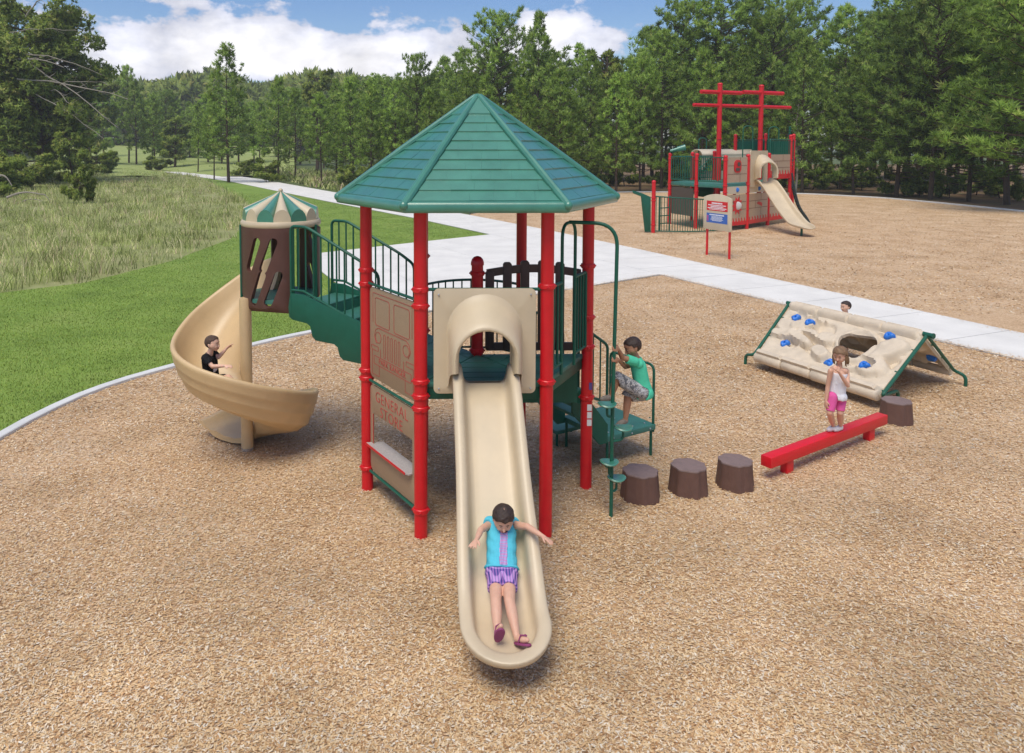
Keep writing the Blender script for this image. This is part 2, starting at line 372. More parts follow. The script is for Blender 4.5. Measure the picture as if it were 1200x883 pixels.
def chip_col(N, L, tc):
    def wn(scale, rot):
        mp = N.new('ShaderNodeMapping'); mp.inputs['Rotation'].default_value = (0, 0, rot); mp.inputs['Scale'].default_value = (scale, scale * 2.6, scale); L.new(tc.outputs['Object'], mp.inputs[0])
        v = N.new('ShaderNodeTexVoronoi'); v.inputs['Scale'].default_value = 1; L.new(mp.outputs[0], v.inputs['Vector']); s = N.new('ShaderNodeSeparateColor'); L.new(v.outputs['Color'], s.inputs[0]); return s.outputs[0]
    a = wn(30, .4); b = wn(36, 2.0); mx = N.new('ShaderNodeMath'); mx.operation = 'ADD'; L.new(a, mx.inputs[0]); L.new(b, mx.inputs[1])
    n = N.new('ShaderNodeTexNoise'); n.inputs['Scale'].default_value = .9; n.inputs['Detail'].default_value = 7; L.new(tc.outputs['Object'], n.inputs['Vector'])
    m2 = N.new('ShaderNodeMath'); m2.operation = 'MULTIPLY_ADD'; m2.inputs[1].default_value = .36; L.new(mx.outputs[0], m2.inputs[0])
    m3 = N.new('ShaderNodeMath'); m3.operation = 'MULTIPLY_ADD'; m3.inputs[1].default_value = .9; m3.inputs[2].default_value = -.32; L.new(n.outputs[0], m3.inputs[0]); L.new(m3.outputs[0], m2.inputs[2]); return m2.outputs[0]
CHIPBASE = ramp_mat('wood_chip_ground', [(.08, (.30, .18, .10)), (.3, (.49, .315, .17)), (.5, (.61, .42, .25)), (.72, (.69, .50, .32)), (.95, (.73, .59, .43))], chip_col, .9, .6, .02)
ground = MB(); ground.add([(-900, -40, -.07), (900, -40, -.07), (900, 1400, -.07), (-900, 1400, -.07)], [(0, 1, 2, 3)])
tag(ground.build('ground', WILD, smooth=False), kind='structure')
sheet('lawn', lawn, -.012, LAWN); sheet('meadow', meadow, -.02, MEAD)
sheet('woodchip_ground', near_chips, 0, CHIPBASE); sheet('far_woodchip_ground', far_chips, 0, CHIPBASE)
floor_poly = xy([(420, 218), (520, 236), (548, 249), (600, 236), (650, 227.5), (735, 223.5), (870, 224), (950, 226), (1033, 230.5), (1100, 236.5), (1200, 246), (1400, 272), (1700, 326)]) + [(130, 30), (160, 160), (0, 170), (-16, 100)]
sheet('forest_floor', floor_poly, -.03, LITTER)

# concrete: walkway slabs and pad slabs, each with its own joint
def clip(poly, conv):
    area = sum(conv[i - 1][0] * conv[i][1] - conv[i][0] * conv[i - 1][1] for i in range(len(conv)))
    cv = conv if area > 0 else conv[::-1]
    for i in range(len(cv)):
        a, b = cv[i - 1], cv[i]; out = []
        for j in range(len(poly)):
            p, q = poly[j - 1], poly[j]
            sp = (b[0] - a[0]) * (p[1] - a[1]) - (b[1] - a[1]) * (p[0] - a[0]); sq = (b[0] - a[0]) * (q[1] - a[1]) - (b[1] - a[1]) * (q[0] - a[0])
            if (sp >= 0) != (sq >= 0): t = sp / (sp - sq); out.append((p[0] + (q[0] - p[0]) * t, p[1] + (q[1] - p[1]) * t))
            if sq >= 0: out.append(q)
        poly = out
        if len(poly) < 3: return []
    return poly
def resample(pts, t):                                   # point at fraction t of a polyline's length
    P = [Vector((*p, 0)) for p in pts]; L = [0]
    for a, b in zip(P, P[1:]): L.append(L[-1] + (b - a).length)
    s = t * L[-1]
    for i in range(len(P) - 1):
        if s <= L[i + 1] or i == len(P) - 2: return P[i].lerp(P[i + 1], (s - L[i]) / max(1e-6, L[i + 1] - L[i]))
lo, up = xy(walk_lo), xy(walk_up)
SUB = mat('joint_sand', (.25, .22, .18), .9)
wk = sheet('walkway', lo + up[::-1], .002, SUB)
lo2, up2 = lo[::-1], up[::-1]
def proj_up(p, d):                                      # where a joint that leaves p along d meets the upper edge
    best = None
    for a, b in zip(up, up[1:]):
        a = Vector(a); b = Vector(b); e = b - a; den = d.x * e.y - d.y * e.x
        if abs(den) < 1e-9: continue
        w = a - p; t = (w.x * e.y - w.y * e.x) / den; u = (w.x * d.y - w.y * d.x) / den
        if t > 0 and -.01 <= u <= 1.01 and (best is None or t < best): best = t
    return p + d * best if best else None
Lp = [Vector(p) for p in lo2]; acc = 0; joints = []; step = 1.9
i = 0; cur = Lp[0]; total = sum((b - a).length for a, b in zip(Lp, Lp[1:]))
s = 0.0
while s < total:
    d = s; k = 0
    while k < len(Lp) - 2 and d > (Lp[k + 1] - Lp[k]).length: d -= (Lp[k + 1] - Lp[k]).length; k += 1
    e = (Lp[k + 1] - Lp[k]).normalized(); p = Lp[k] + e * d; nrm = Vector((e.y, -e.x))
    q = proj_up(p, nrm)
    if q is not None: joints.append((p, q))
    s += step if s < 40 else 6
for (p0, q0), (p1, q1) in zip(joints, joints[1:]):
    g = .010 / max(.5, (p1 - p0).length)
    if (p1 - p0).dot(q1 - q0) < 0: continue
    c = [p0.lerp(p1, g), p0.lerp(p1, 1 - g), q0.lerp(q1, 1 - g), q0.lerp(q1, g)]
    mb = MB(); mb.prism([(v.x, v.y) for v in (c if (c[1] - c[0]).cross(c[2] - c[0]) > 0 else c[::-1])], .003, .03); mb.build('slab', CONC, wk, False)
PAD = xy([(378, 320), (362, 299), (496, 284), (575, 275.5), (775, 323), (665, 340.2), (560, 357.5), (450, 375.5)])
pad = sheet('concrete_pad', PAD, .0025, SUB)
e = (Vector(PAD[4]) - Vector(PAD[3])).normalized(); nn = Vector((-e.y, e.x)); o0 = Vector(PAD[3])
# the pad is cut into big slabs parallel to the walkway
for a in range(-4, 9):
    for b in range(-8, 4):
        c = [o0 + e * (a * 3.6 + .006) + nn * (b * 3.6 + .006), o0 + e * (a * 3.6 + 3.594) + nn * (b * 3.6 + .006), o0 + e * (a * 3.6 + 3.594) + nn * (b * 3.6 + 3.594), o0 + e * (a * 3.6 + .006) + nn * (b * 3.6 + 3.594)]
        q = clip([(v.x, v.y) for v in c], PAD)
        if len(q) >= 3 and abs(sum(q[i - 1][0] * q[i][1] - q[i][0] * q[i - 1][1] for i in range(len(q)))) > .05:
            mb = MB(); mb.prism(q, .0035, .028); mb.build('slab', CONC, pad, False)
KERBM = mat('kerb_concrete', (.66, .66, .64), .85, .3, 2, .1, .3, 90)
def kerb(name, pts, w, h):
    P = [Vector((*p, 0)) for p in pts]; Q = []
    for a, b in zip(P, P[1:]):
        n = max(1, int((b - a).length / .4)); Q += [a.lerp(b, i / n) for i in range(n)]
    Q.append(P[-1])
    for _ in range(3): Q = [Q[0]] + [(Q[i - 1] + Q[i] * 2 + Q[i + 1]) / 4 for i in range(1, len(Q) - 1)] + [Q[-1]]
    rows = []
    for i, q in enumerate(Q):
        t = (Q[min(i + 1, len(Q) - 1)] - Q[max(i - 1, 0)]).normalized(); n = Vector((-t.y, t.x, 0)); j = random.uniform(-.006, .006)
        rows.append([q + n * (x + j) + Vector((0, 0, z)) for x, z in ((-w / 2, -.04), (-w / 2, h - .01), (-w / 2 + .012, h), (w / 2 - .012, h), (w / 2, h - .01), (w / 2, -.04))])
    return tag(MB().grid(rows).build(name, KERBM), kind='structure')
kerb('kerb', KERB, .15, .05); kerb('far_kerb', xy(far_kerb), .22, .08)

# loose wood chips, thinning out with distance into the textured ground
CHIP = attr_mat('wood_chip', [(0, (.34, .175, .075)), (.12, (.54, .32, .155)), (.35, (.66, .445, .225)), (.6, (.73, .54, .31)), (.82, (.77, .62, .42)), (1, (.74, .68, .57))], .85, .2, patch=.7, patch_a=.17)
def chips(name, n, y0, y1, power, poly, l0, l1, seed):
    rg = np.random.default_rng(seed); u = rg.random(n * 2); Y = y0 * (y1 / y0) ** (u ** power); X = (rg.random(n * 2) * (1.56) - .72) * Y
    ok = inpoly(X, Y, poly); X, Y = X[ok][:n], Y[ok][:n]; k = len(X)
    sc = np.clip(Y / 9, 1, 1.5)
    L = rg.uniform(l0, l1, k) * sc; W = L * rg.uniform(.2, .5, k); a = rg.random(k) * 6.283; tilt = rg.normal(0, .2, k); roll = rg.normal(0, .3, k)
    d = np.stack([np.cos(a) * np.cos(tilt), np.sin(a) * np.cos(tilt), np.sin(tilt)], 1); s = np.stack([-np.sin(a) * np.cos(roll), np.cos(a) * np.cos(roll), np.sin(roll)], 1)
    z = .004 + rg.random(k) * .008 + np.abs(np.sin(tilt)) * L * .4; c = np.stack([X, Y, z], 1)
    V = np.stack([c - d * L[:, None] / 2 - s * W[:, None] * .35, c + d * L[:, None] / 2 - s * W[:, None] * .3, c + d * L[:, None] * .42 + s * W[:, None] * .5, c - d * L[:, None] * .46 + s * W[:, None] * .5], 1).reshape(-1, 3)
    return tag(np_mesh(name, V, np.arange(4 * k).reshape(-1, 4), CHIP, rnd=rg.random(k), nrm=np.repeat(rg.normal(0, .17, (k, 3)) + [0, 0, 1], 4, 0)), 'loose tan and brown wood chips covering the play area', 'wood chips', kind='stuff')
chips('wood_chips', 450000, 4.3, 34, 1.0, near_chips, .012, .034, 3)
chips('wood_chips', 90000, 17, 60, .8, far_chips, .02, .05, 4)

def stray(name, line, n, side_m, seed):                 # chips kicked over the edge onto the concrete
    rg = np.random.default_rng(seed); P_ = np.array(line); seg = rg.integers(0, len(P_) - 1, n); t = rg.random((n, 1)); q = P_[seg] * (1 - t) + P_[seg + 1] * t; d = P_[seg + 1] - P_[seg]; d /= np.linalg.norm(d, axis=1, keepdims=True); nn_ = np.stack([-d[:, 1], d[:, 0]], 1)
    q = q + nn_ * (rg.exponential(.09, (n, 1)) - .03) * side_m; L = rg.uniform(.012, .038, n); W = L * rg.uniform(.2, .5, n); a = rg.random(n) * 6.283; c = np.stack([q[:, 0], q[:, 1], np.full(n, .034)], 1); d3 = np.stack([np.cos(a), np.sin(a), rg.normal(0, .05, n)], 1); s3 = np.stack([-np.sin(a), np.cos(a), 0 * a], 1)
    V = np.stack([c - d3 * L[:, None] / 2 - s3 * W[:, None] / 2, c + d3 * L[:, None] / 2 - s3 * W[:, None] / 2, c + d3 * L[:, None] / 2 + s3 * W[:, None] / 2, c - d3 * L[:, None] / 2 + s3 * W[:, None] / 2], 1).reshape(-1, 3)
    tag(np_mesh(name, V, np.arange(4 * n).reshape(-1, 4), CHIP, rnd=rg.random(n)), 'stray wood chips scattered over the edge of the walkway', 'wood chips', kind='stuff')
stray('stray_chips', xy(walk_lo[5:]), 2600, 1, 5); stray('stray_chips', xy(walk_up[4:]), 1500, -1, 6); stray('stray_chips', PADLOW, 1500, 1, 7)

# ------------------------------------------------------------------ grass
BLADE = attr_mat('lawn_blade', [(0, (.13, .21, .03)), (.4, (.28, .41, .06)), (.8, (.40, .52, .10)), (1, (.52, .54, .2))], .6, .3, .3, patch=.8, patch_a=.22)
TALL = attr_mat('tall_grass_blade', [(0, (.20, .28, .07)), (.4, (.42, .52, .16)), (.72, (.60, .62, .28)), (.92, (.74, .70, .44)), (1, (.74, .58, .42))], .7, .2, .35, patch=.45, patch_a=.5)
def blades(name, m, n, poly, box, hmin, hmax, wid, seg, seed, near_bias=1.0, lab=None, clump=0):
    rg = np.random.default_rng(seed); x0, y0, x1, y1 = box; X = []; Y = []; tot = 0
    while tot < n:
        u = rg.random(n); yy = y0 * (y1 / y0) ** (u ** near_bias); xx = x0 + (x1 - x0) * rg.random(n)
        xx = xx * np.where(True, yy / y1, 1)             # keep to the view's fan
        ok = inpoly(xx, yy, poly); X.append(xx[ok]); Y.append(yy[ok]); tot += ok.sum()
        if ok.sum() < n * .002: break
    X = np.concatenate(X)[:n]; Y = np.concatenate(Y)[:n]; n = len(X)
    if clump:
        nc = n // clump; ci = rg.integers(0, nc, n); cx, cy = X[:nc], Y[:nc]; spread = rg.normal(0, .16, (n, 2)) * (1 + cy[ci][:, None] * .012)
        X = cx[ci] + spread[:, 0]; Y = cy[ci] + spread[:, 1]; hs = (rg.uniform(.25, 1.25, nc) * (1 + .35 * np.sin(cx * .9 + np.sin(cy * .5) * 2)))[ci]; cr = rg.normal(0, .2, nc)[ci]
        ok = inpoly(X, Y, poly) | (rg.random(n) < .6); X, Y, hs, cr = X[ok], Y[ok], hs[ok], cr[ok]; n = len(X)
    else: hs = np.ones(n); cr = np.zeros(n)
    h = rg.uniform(hmin, hmax, n) * hs; w = wid * (1 + Y * .02) * rg.uniform(.7, 1.3, n); a = rg.random(n) * 6.283; lean = rg.uniform(.2, 1.15 if clump else .75, n) * h; b = rg.random(n) * 6.283
    p = np.stack([X, Y, np.full(n, -.015)], 1); s = np.stack([np.cos(a), np.sin(a), 0 * a], 1) * w[:, None] / 2; l = np.stack([np.cos(b), np.sin(b), 0 * b], 1) * lean[:, None]
    if seg == 1:
        V = np.stack([p - s, p + s, p + l + np.stack([0 * h, 0 * h, h], 1)], 1).reshape(-1, 3); Fc = np.arange(3 * n).reshape(-1, 3); r = rg.random(n)
    else:
        mid = p + l * .3 + np.stack([0 * h, 0 * h, h * .6], 1); top = p + l + np.stack([0 * h, 0 * h, h * .95], 1)
        V = np.stack([p - s, p + s, mid - s * .7, mid + s * .7, top], 1).reshape(-1, 3); i = np.arange(n)[:, None] * 5
        Fc = np.concatenate([i + np.array([[0, 1, 3]]), i + np.array([[0, 3, 2]]), i + np.array([[2, 3, 4]])], 1).reshape(-1, 3); r = np.repeat(rg.random(n) * .8 + .1, 3)
        r = np.clip(r + np.repeat(cr, 3), 0, 1)
    return tag(np_mesh(name, V, Fc, m, rnd=r, nrm=rg.normal(0, .3, V.shape) + [0, 0, 1]), lab, 'grass', kind='stuff')
blades('lawn_grass', BLADE, 170000, lawn, (-42, 9.5, 4, 62), .018, .042, .008, 1, 11, .75, 'short mown bright green lawn grass beside the curved kerb')
blades('tall_grass', TALL, 105000, meadow, (-150, 19, -20, 150), .18, .62, .012, 2, 12, .72, 'tall pale green and tan meadow grass behind the lawn', clump=14)
far_meadow = xy([(100, 188.5), (217, 198), (300, 207), (392, 223.5), (470, 236), (430, 208), (250, 190), (100, 183)])
blades('field_grass', TALL, 16000, far_meadow, (-200, 50, 10, 260), .3, .8, .05, 2, 13, 1.0, 'rough pale grass field beyond the walkway', clump=14)

# ------------------------------------------------------------------ trees
MEAD2 = ramp_mat('field_grass_ground', [(.3, (.20, .27, .07)), (.5, (.30, .36, .11)), (.7, (.38, .40, .16))], grass_col, .95)
NEEDLE = attr_mat('pine_needles', [(0, (.06, .11, .025)), (.3, (.19, .31, .055)), (.65, (.31, .47, .085)), (.9, (.43, .58, .13)), (1, (.48, .53, .17))], .6, .3, .45, objvar=.22, patch=.12, patch_a=.2)
LEAF = attr_mat('broad_leaves', [(0, (.07, .11, .02)), (.4, (.25, .35, .06)), (.8, (.42, .50, .10)), (1, (.52, .50, .16))], .6, .3, .45, objvar=.15, patch=.3, patch_a=.25)
def tufts(P, D, size, k, w, rg, spread=1.0):
    """k narrow faces around every tuft point P, leaning to D"""
    n = len(P); d = rg.normal(0, 1, (n, k, 3)) * spread + D[:, None, :] * 1.1; d /= np.linalg.norm(d, axis=2, keepdims=True)
    s = np.cross(d, rg.normal(0, 1, (n, k, 3))); s /= np.linalg.norm(s, axis=2, keepdims=True)
    L = size[:, None, None] * rg.uniform(.6, 1.15, (n, k, 1)); W = L * w; b = P[:, None, :] + d * L * .08
    gn = np.cross(s, d); fl = np.sign((gn * (D[:, None, :] + np.array([0, -.0, .4]))).sum(2, keepdims=True)); fl[fl == 0] = 1; s = s * fl
    V = np.stack([b - s * W * .5, b + s * W * .5, b + d * L], 2).reshape(-1, 3)
    br = np.clip(np.repeat(rg.normal(.5, .23, n), k) + rg.normal(0, .1, n * k), 0, 1)
    return V, np.arange(len(V)).reshape(-1, 3), br
def limb_mesh(mb, p0, p1, r0, r1, n=6, sag=0.0, seg=4, wob=0.0):
    pts = []; rs = []
    for i in range(seg + 1):
        t = i / seg; p = lerp(p0, p1, t); p.z -= sag * 4 * t * (1 - t); p += Vector((random.uniform(-wob, wob), random.uniform(-wob, wob), 0)) * (t > 0)
        pts.append(p); rs.append(r0 * (1 - t) + r1 * t)
    mb.tube(pts, rs, n); return pts
def pine(seed, h, rad, base, nb, tuft=.46, k=11, shape='cone', dense=1.0):
    """root at origin; returns (trunk mesh, crown mesh). base: height fraction where the crown begins"""
    random.seed(seed); rg = np.random.default_rng(seed); mb = MB(); bend = Vector((random.uniform(-.3, .3), random.uniform(-.3, .3), 0))
    def axis(t): return Vector((bend.x * math.sin(t * 2.4), bend.y * math.sin(t * 2.9), h * t))
    mb.tube([axis(i / 10 * .97) for i in range(11)], [max(.02, h * .0125 * (1 - i / 10.6)) for i in range(11)], 8)
    P = []; D = []
    lobes = [random.uniform(0, 6.28) for _ in range(3)]
    for b in range(nb):
        t = base + (1 - base) * ((b + .5) / nb) ** .92; q = (t - base) / (1 - base)
        if shape == 'cone': L = rad * (1 - q) ** .62 * (.45 + .55 * min(1, q * 4 + .35))
        elif shape == 'dome': L = rad * math.sqrt(max(.02, 1 - (q * 1.02 - .30) ** 2 / .52)) if q < .99 else rad * .1
        else: L = rad * (.75 + .25 * math.sin(q * 9 + lobes[0])) * (1 - q ** 3)
        a = b * 2.399 + random.uniform(-.4, .4); L *= random.uniform(.6, 1.12) * (1 + .22 * math.sin(2 * a + lobes[1]) + .12 * math.sin(5 * q + lobes[2]))
        L = max(.25, L); up = .12 + .5 * q + random.uniform(-.1, .15); p0 = axis(t); dr = Vector((math.cos(a), math.sin(a), up)).normalized(); p1 = p0 + dr * L
        if b % 2 == 0 or L > rad * .5: limb_mesh(mb, p0, p1, max(.012, L * .018), .008, 4, L * .05, 3)
        side = Vector((-dr.y, dr.x, 0)).normalized()
        m = max(3, int(L * 3.4 * dense))
        for j in range(m):
            f = .40 + .60 * random.random() ** .7; off_ = (random.random() - .5) * L * .55 * (1.15 - f) + random.gauss(0, .12)
            P.append(p0 + dr * L * f + side * off_ + Vector((0, 0, random.gauss(.03, .11) + abs(off_) * .15))); D.append((dr * .5 + side * off_ + Vector((0, 0, .55))).normalized())
    for j in range(6): P.append(axis(1) + Vector((random.gauss(0, .12), random.gauss(0, .12), random.uniform(-.7, .1)))); D.append(Vector((0, 0, 1)))
    P = np.array([tuple(p) for p in P]); D = np.array([tuple(d) for d in D]); P = np.repeat(P, 2, 0) + rg.normal(0, .13, (len(P) * 2, 3)); D = np.repeat(D, 2, 0)
    V, Fc, br = tufts(P, D, rg.uniform(.75, 1.2, len(P)) * tuft * .78, k + 3, .2, rg, .8)
    nr = V * [1, 1, 0] / rad * 1.1 + [0, 0, .75] + np.repeat(D, (k + 3) * 3, 0) * .45 + rg.normal(0, .22, V.shape)
    # needle tone is random from tuft to tuft, with a smaller spread inside each
    tr = mb.build('trunk', BARK); crown = np_mesh('crown', V, Fc, NEEDLE, rnd=br, nrm=nr)
    return tr, crown
def broad(seed, h, rad, base, nb, leaf=.3, k=10, mtl=None, squash=1.0, trunk_r=None, low=0.0):
    random.seed(seed); rg = np.random.default_rng(seed); mb = MB(); tr = trunk_r or h * .022; top = Vector((random.uniform(-.4, .4), random.uniform(-.4, .4), h * .8))
    limb_mesh(mb, (0, 0, -.05), top, tr, tr * .25, 8, 0, 6, h * .01); P = []; D = []
    for b in range(nb):
        t = random.uniform(base, .98); a = b * 2.399 + random.uniform(-.5, .5); q = (t - base) / (1 - base)
        L = rad * math.sqrt(max(.05, 1 - (q * 1.25 - .45) ** 2)) * random.uniform(.65, 1.1); p0 = lerp((0, 0, 0), top, min(1, t * 1.05)); p0.z = h * t * .85
        dr = Vector((math.cos(a), math.sin(a), random.uniform(-.05, .55) - low)).normalized(); p1 = p0 + dr * L; limb_mesh(mb, p0, p1, tr * .35, .012, 5, -L * .06, 4, L * .03)
        for c in range(random.randint(3, 5)):
            cc = lerp(p0, p1, random.uniform(.5, 1.05)) + Vector((random.gauss(0, .3), random.gauss(0, .3), random.gauss(0, .22))) * rad * .25
            rr = rad * random.uniform(.13, .24); m = int(16 * max(.6, rr) / .6) + 8
            for _ in range(m):
                v = Vector((random.gauss(0, 1), random.gauss(0, 1), random.gauss(0, 1))).normalized(); P.append(cc + Vector((v.x, v.y, v.z * .65 * squash)) * rr * random.uniform(.55, 1)); D.append(v)
    P = np.array([tuple(p) for p in P]); D = np.array([tuple(d) for d in D])
    V, Fc, rb = tufts(P, D * .4, rg.uniform(.7, 1.3, len(P)) * leaf, k, .5, rg, 1.0)
    nr = V * [1, 1, 0] / rad + [0, 0, .7] + np.repeat(D, k * 3, 0) * .5 + rg.normal(0, .25, V.shape)
    return mb.build('trunk', BARK), np_mesh('crown', V, Fc, mtl or LEAF, rnd=rb, nrm=nr)
V_ = lambda *a: Vector(a)
def proto(pair):
    for o in pair: o['_p'] = 1
    d = (pair[0].data, pair[1].data)
    for o in pair: bpy.data.objects.remove(o)
    return d
random.seed(5)
PINES = {                                                # unit-height prototypes: built at true size, scaled to fit each spot
 'young_a': (proto(pine(1, 11, 3.1, .16, 74)), 11), 'young_b': (proto(pine(2, 11, 2.7, .2, 70)), 11), 'young_c': (proto(pine(3, 11, 3.4, .24, 76)), 11),
 'tall_a': (proto(pine(4, 17, 3.6, .38, 84, .55, 11, 'dome')), 17), 'tall_b': (proto(pine(5, 17, 4.2, .45, 80, .55, 11, 'dome')), 17),
 'full_a': (proto(pine(6, 14, 4.4, .1, 112, .52, 11, 'cone', 1.1)), 14), 'full_b': (proto(pine(7, 15, 4.8, .14, 116, .52, 11, 'dome', 1.1)), 15), 'full_c': (proto(pine(15, 15, 4.3, .07, 120, .5, 11, 'cone', 1.15)), 15),
 'sparse': (proto(pine(8, 16, 2.4, .5, 34, .5, 9, 'dome', .8)), 16),
}
BROADS = {'thin': (proto(broad(21, 14, 2.6, .5, 16, .34, 8)), 14), 'round': (proto(broad(22, 6, 2.3, .25, 22, .22, 9, low=.1)), 6), 'dark': (proto(broad(23, 10, 2.6, .12, 26, .3, 9)), 10), 'bush': (proto(broad(24, 2.2, 1.5, .08, 16, .2, 8)), 2.2)}
TREE_N = [0]
def place(kind, loc, h, wide, label, group, name='pine_tree', cat='pine tree'):
    (tm, cm), H = (PINES.get(kind) or BROADS.get(kind)); o = thing(name, label, cat, loc, group); s = h / H; TREE_N[0] += 1
    o.scale = (s * wide, s * wide, s); o.rotation_euler.z = (TREE_N[0] * 2.17) % 6.28
    for nm, me in (('trunk', tm), ('crown', cm)): link(nm, me, o)
    return o
def at_tree(px, base, top, kind, wide, label, group='pine trees around the clearing', name='pine_tree', cat='pine tree'):
    g = G(px, base); h = max(2.0, AT(px, top, g.y).z); return place(kind, g, h, wide, label, group, name, cat)
# left of the walkway
at_tree(151, 196, 80, 'tall_a', .8, 'twin stemmed pine left of the bare dark cedar, at the bend of the walkway')
at_tree(160, 197, 96, 'young_b', .9, 'pine close behind the twin stemmed pine by the walkway bend')
at_tree(205, 199, 126, 'dark', 1.0, 'dark green cedar between the walkway bend and the tall spire topped pine', name='cedar_tree', cat='cedar tree')
at_tree(268, 214, 58, 'young_a', 1.0, 'tall spire topped pine beside the walkway above the striped turret roof')
at_tree(251, 211, 112, 'young_c', .75, 'shorter pine on the left side of the spire topped pine')
at_tree(182, 197, 112, 'young_c', .9, 'pine between the twin stemmed pine and the dark cedar')
at_tree(122, 192, 104, 'young_a', 1.0, 'pine rising beside the right edge of the old spreading tree')
at_tree(232, 203, 122, 'young_b', .8, 'small pine just right of the dark cedar')
at_tree(326, 210, 92, 'young_b', 1.0, 'slim pine behind the walkway, right of the spire topped pine')
at_tree(346, 212, 108, 'young_a', .9, 'low bushy pine behind the walkway, third right of the spire topped pine')
at_tree(372, 203, 64, 'thin', .8, 'thin open topped deciduous tree rising out of the young pines', 'deciduous trees in the pine wood', 'deciduous_tree', 'tree')
at_tree(377, 217, 112, 'young_c', .9, 'bushy pine in front of the thin deciduous tree')
at_tree(304, 203, 120, 'young_c', .9, 'small dull pine set back between two slim pines left of the roof')
at_tree(410, 216, 96, 'young_a', .95, 'pine directly left of the green roof peak, nearest of its row')
at_tree(436, 221, 104, 'young_b', .95, 'second pine left of the green roof peak')
at_tree(462, 212, 98, 'young_c', .95, 'pine behind the left slope of the green roof')
at_tree(488, 214, 68, 'tall_b', .6, 'tall narrow pine with a small round top above the left roof slope')
at_tree(505, 226, 108, 'young_a', .9, 'low pine behind the middle of the left roof slope')
at_tree(545, 224, 88, 'young_c', .95, 'bushy pine just left of the roof peak')
at_tree(585, 214, 22, 'full_b', .78, 'big dark pine with the highest crown behind the roof peak')
at_tree(632, 216, 18, 'full_a', .8, 'big pine right beside the highest crowned one behind the roof')
at_tree(570, 226, 92, 'young_b', .95, 'light green pine behind the roof peak')
at_tree(612, 229, 98, 'young_a', 1.0, 'light green bushy pine behind the right roof slope')
at_tree(655, 227, 84, 'young_c', 1.0, 'broad pine right of the big dark pines')
at_tree(690, 220, 62, 'full_a', .8, 'full pine left of the open crowned tree')
at_tree(712, 214, 34, 'thin', .75, 'open crowned tall tree standing out against the cloud', 'deciduous trees in the pine wood', 'deciduous_tree', 'tree')
at_tree(722, 226, 92, 'young_a', 1.0, 'young pine right of the roof with its trunk showing to the ground')
at_tree(750, 225, 74, 'full_b', .75, 'pine with crooked trunk left of the ship play structure')
at_tree(775, 221, 40, 'tall_a', .95, 'tall pine left of the red masts')
at_tree(800, 216, 8, 'tall_b', .9, 'tall wide crowned pine reaching the top edge, left of the masts')
at_tree(840, 217, -8, 'tall_b', .95, 'tall pine whose top leaves the picture above the first red mast')
at_tree(822, 224, 62, 'full_a', .85, 'bushy pine directly behind the left red mast')
at_tree(868, 224, 58, 'full_c', .85, 'bushy pine directly behind the two red masts')
at_tree(905, 219, 20, 'full_b', .85, 'dark pine behind the right red mast')
at_tree(880, 214, -14, 'tall_a', 1.0, 'tall pine behind and above the two masts')
at_tree(940, 226, 48, 'full_a', .8, 'pine right of the far slide with bare dead lower branches')
at_tree(930, 216, 4, 'tall_b', .8, 'tall pine right of the masts with a flat top')
at_tree(985, 222, 12, 'tall_a', .95, 'rounded tall pine standing in the gap of sky on the right')
at_tree(1000, 228, 70, 'full_c', .9, 'low branched pine under the gap of sky on the right')
at_tree(1050, 231, 18, 'full_a', 1.0, 'full pine right of the sky gap, second from the far slide')
at_tree(1090, 234, -6, 'full_b', .95, 'very full pine with layered boughs on the right')
at_tree(1075, 222, -30, 'tall_b', 1.1, 'tall dark pine behind the layered pine on the right')
at_tree(1135, 236, 20, 'full_c', 1.0, 'bright boughed pine in front of the wood on the right')
at_tree(1180, 240, -40, 'full_a', 1.1, 'nearest full pine at the right edge')
at_tree(1160, 226, -60, 'tall_a', 1.2, 'tallest dark pine at the right edge behind the full one')
at_tree(1235, 250, -60, 'full_b', 1.1, 'pine cut by the right edge of the picture')
at_tree(1120, 222, -30, 'full_b', .9, 'dark pine deep in the wood behind the bright boughed one')
at_tree(1025, 219, 20, 'full_b', .8, 'dark pine deep in the wood right of the sky gap')
# the wood behind: trees one cannot tell apart
rw = random.Random(9)
kinds = ['full_a', 'full_b', 'tall_a', 'young_a', 'young_c', 'full_c']
for i in range(46):
    px = 395 + i * 18.5 + rw.uniform(-7, 7); base = rw.uniform(206, 213); 
    topy = 100 if px < 520 else 62 if px < 680 else 84 if px < 745 else 45 if px < 960 else 75 if px < 1010 else 20
    at_tree(px, base, topy + rw.uniform(-8, 14), kinds[rw.randrange(6)], rw.uniform(.9, 1.15), 'dark pine deep inside the wood, half hidden behind the front row', 'pines deep inside the wood')
for i in range(14):
    px = 172 + i * 18.5 + rw.uniform(-7, 7); at_tree(px, rw.uniform(193, 198), rw.uniform(104, 122), kinds[rw.randrange(6)], 1.1, 'hazy pine far beyond the walkway behind the young pines', 'far pines beyond the walkway')
# sunlit field rising beyond the walkway on the left
fh = MB(); rowsF = []
for i in range(9):
    Yf = 96 + i * 17; zf = -.06 + 4.0 * (i / 8) ** 1.3; rowsF.append([Vector(((px - CX) / F * Yf, Yf, zf + .25 * math.sin(px * .05 + i))) for px in range(60, 360, 15)])
fh.grid(rowsF); fo = fh.build('field_slope', MEAD2); tag(fo, kind='structure')
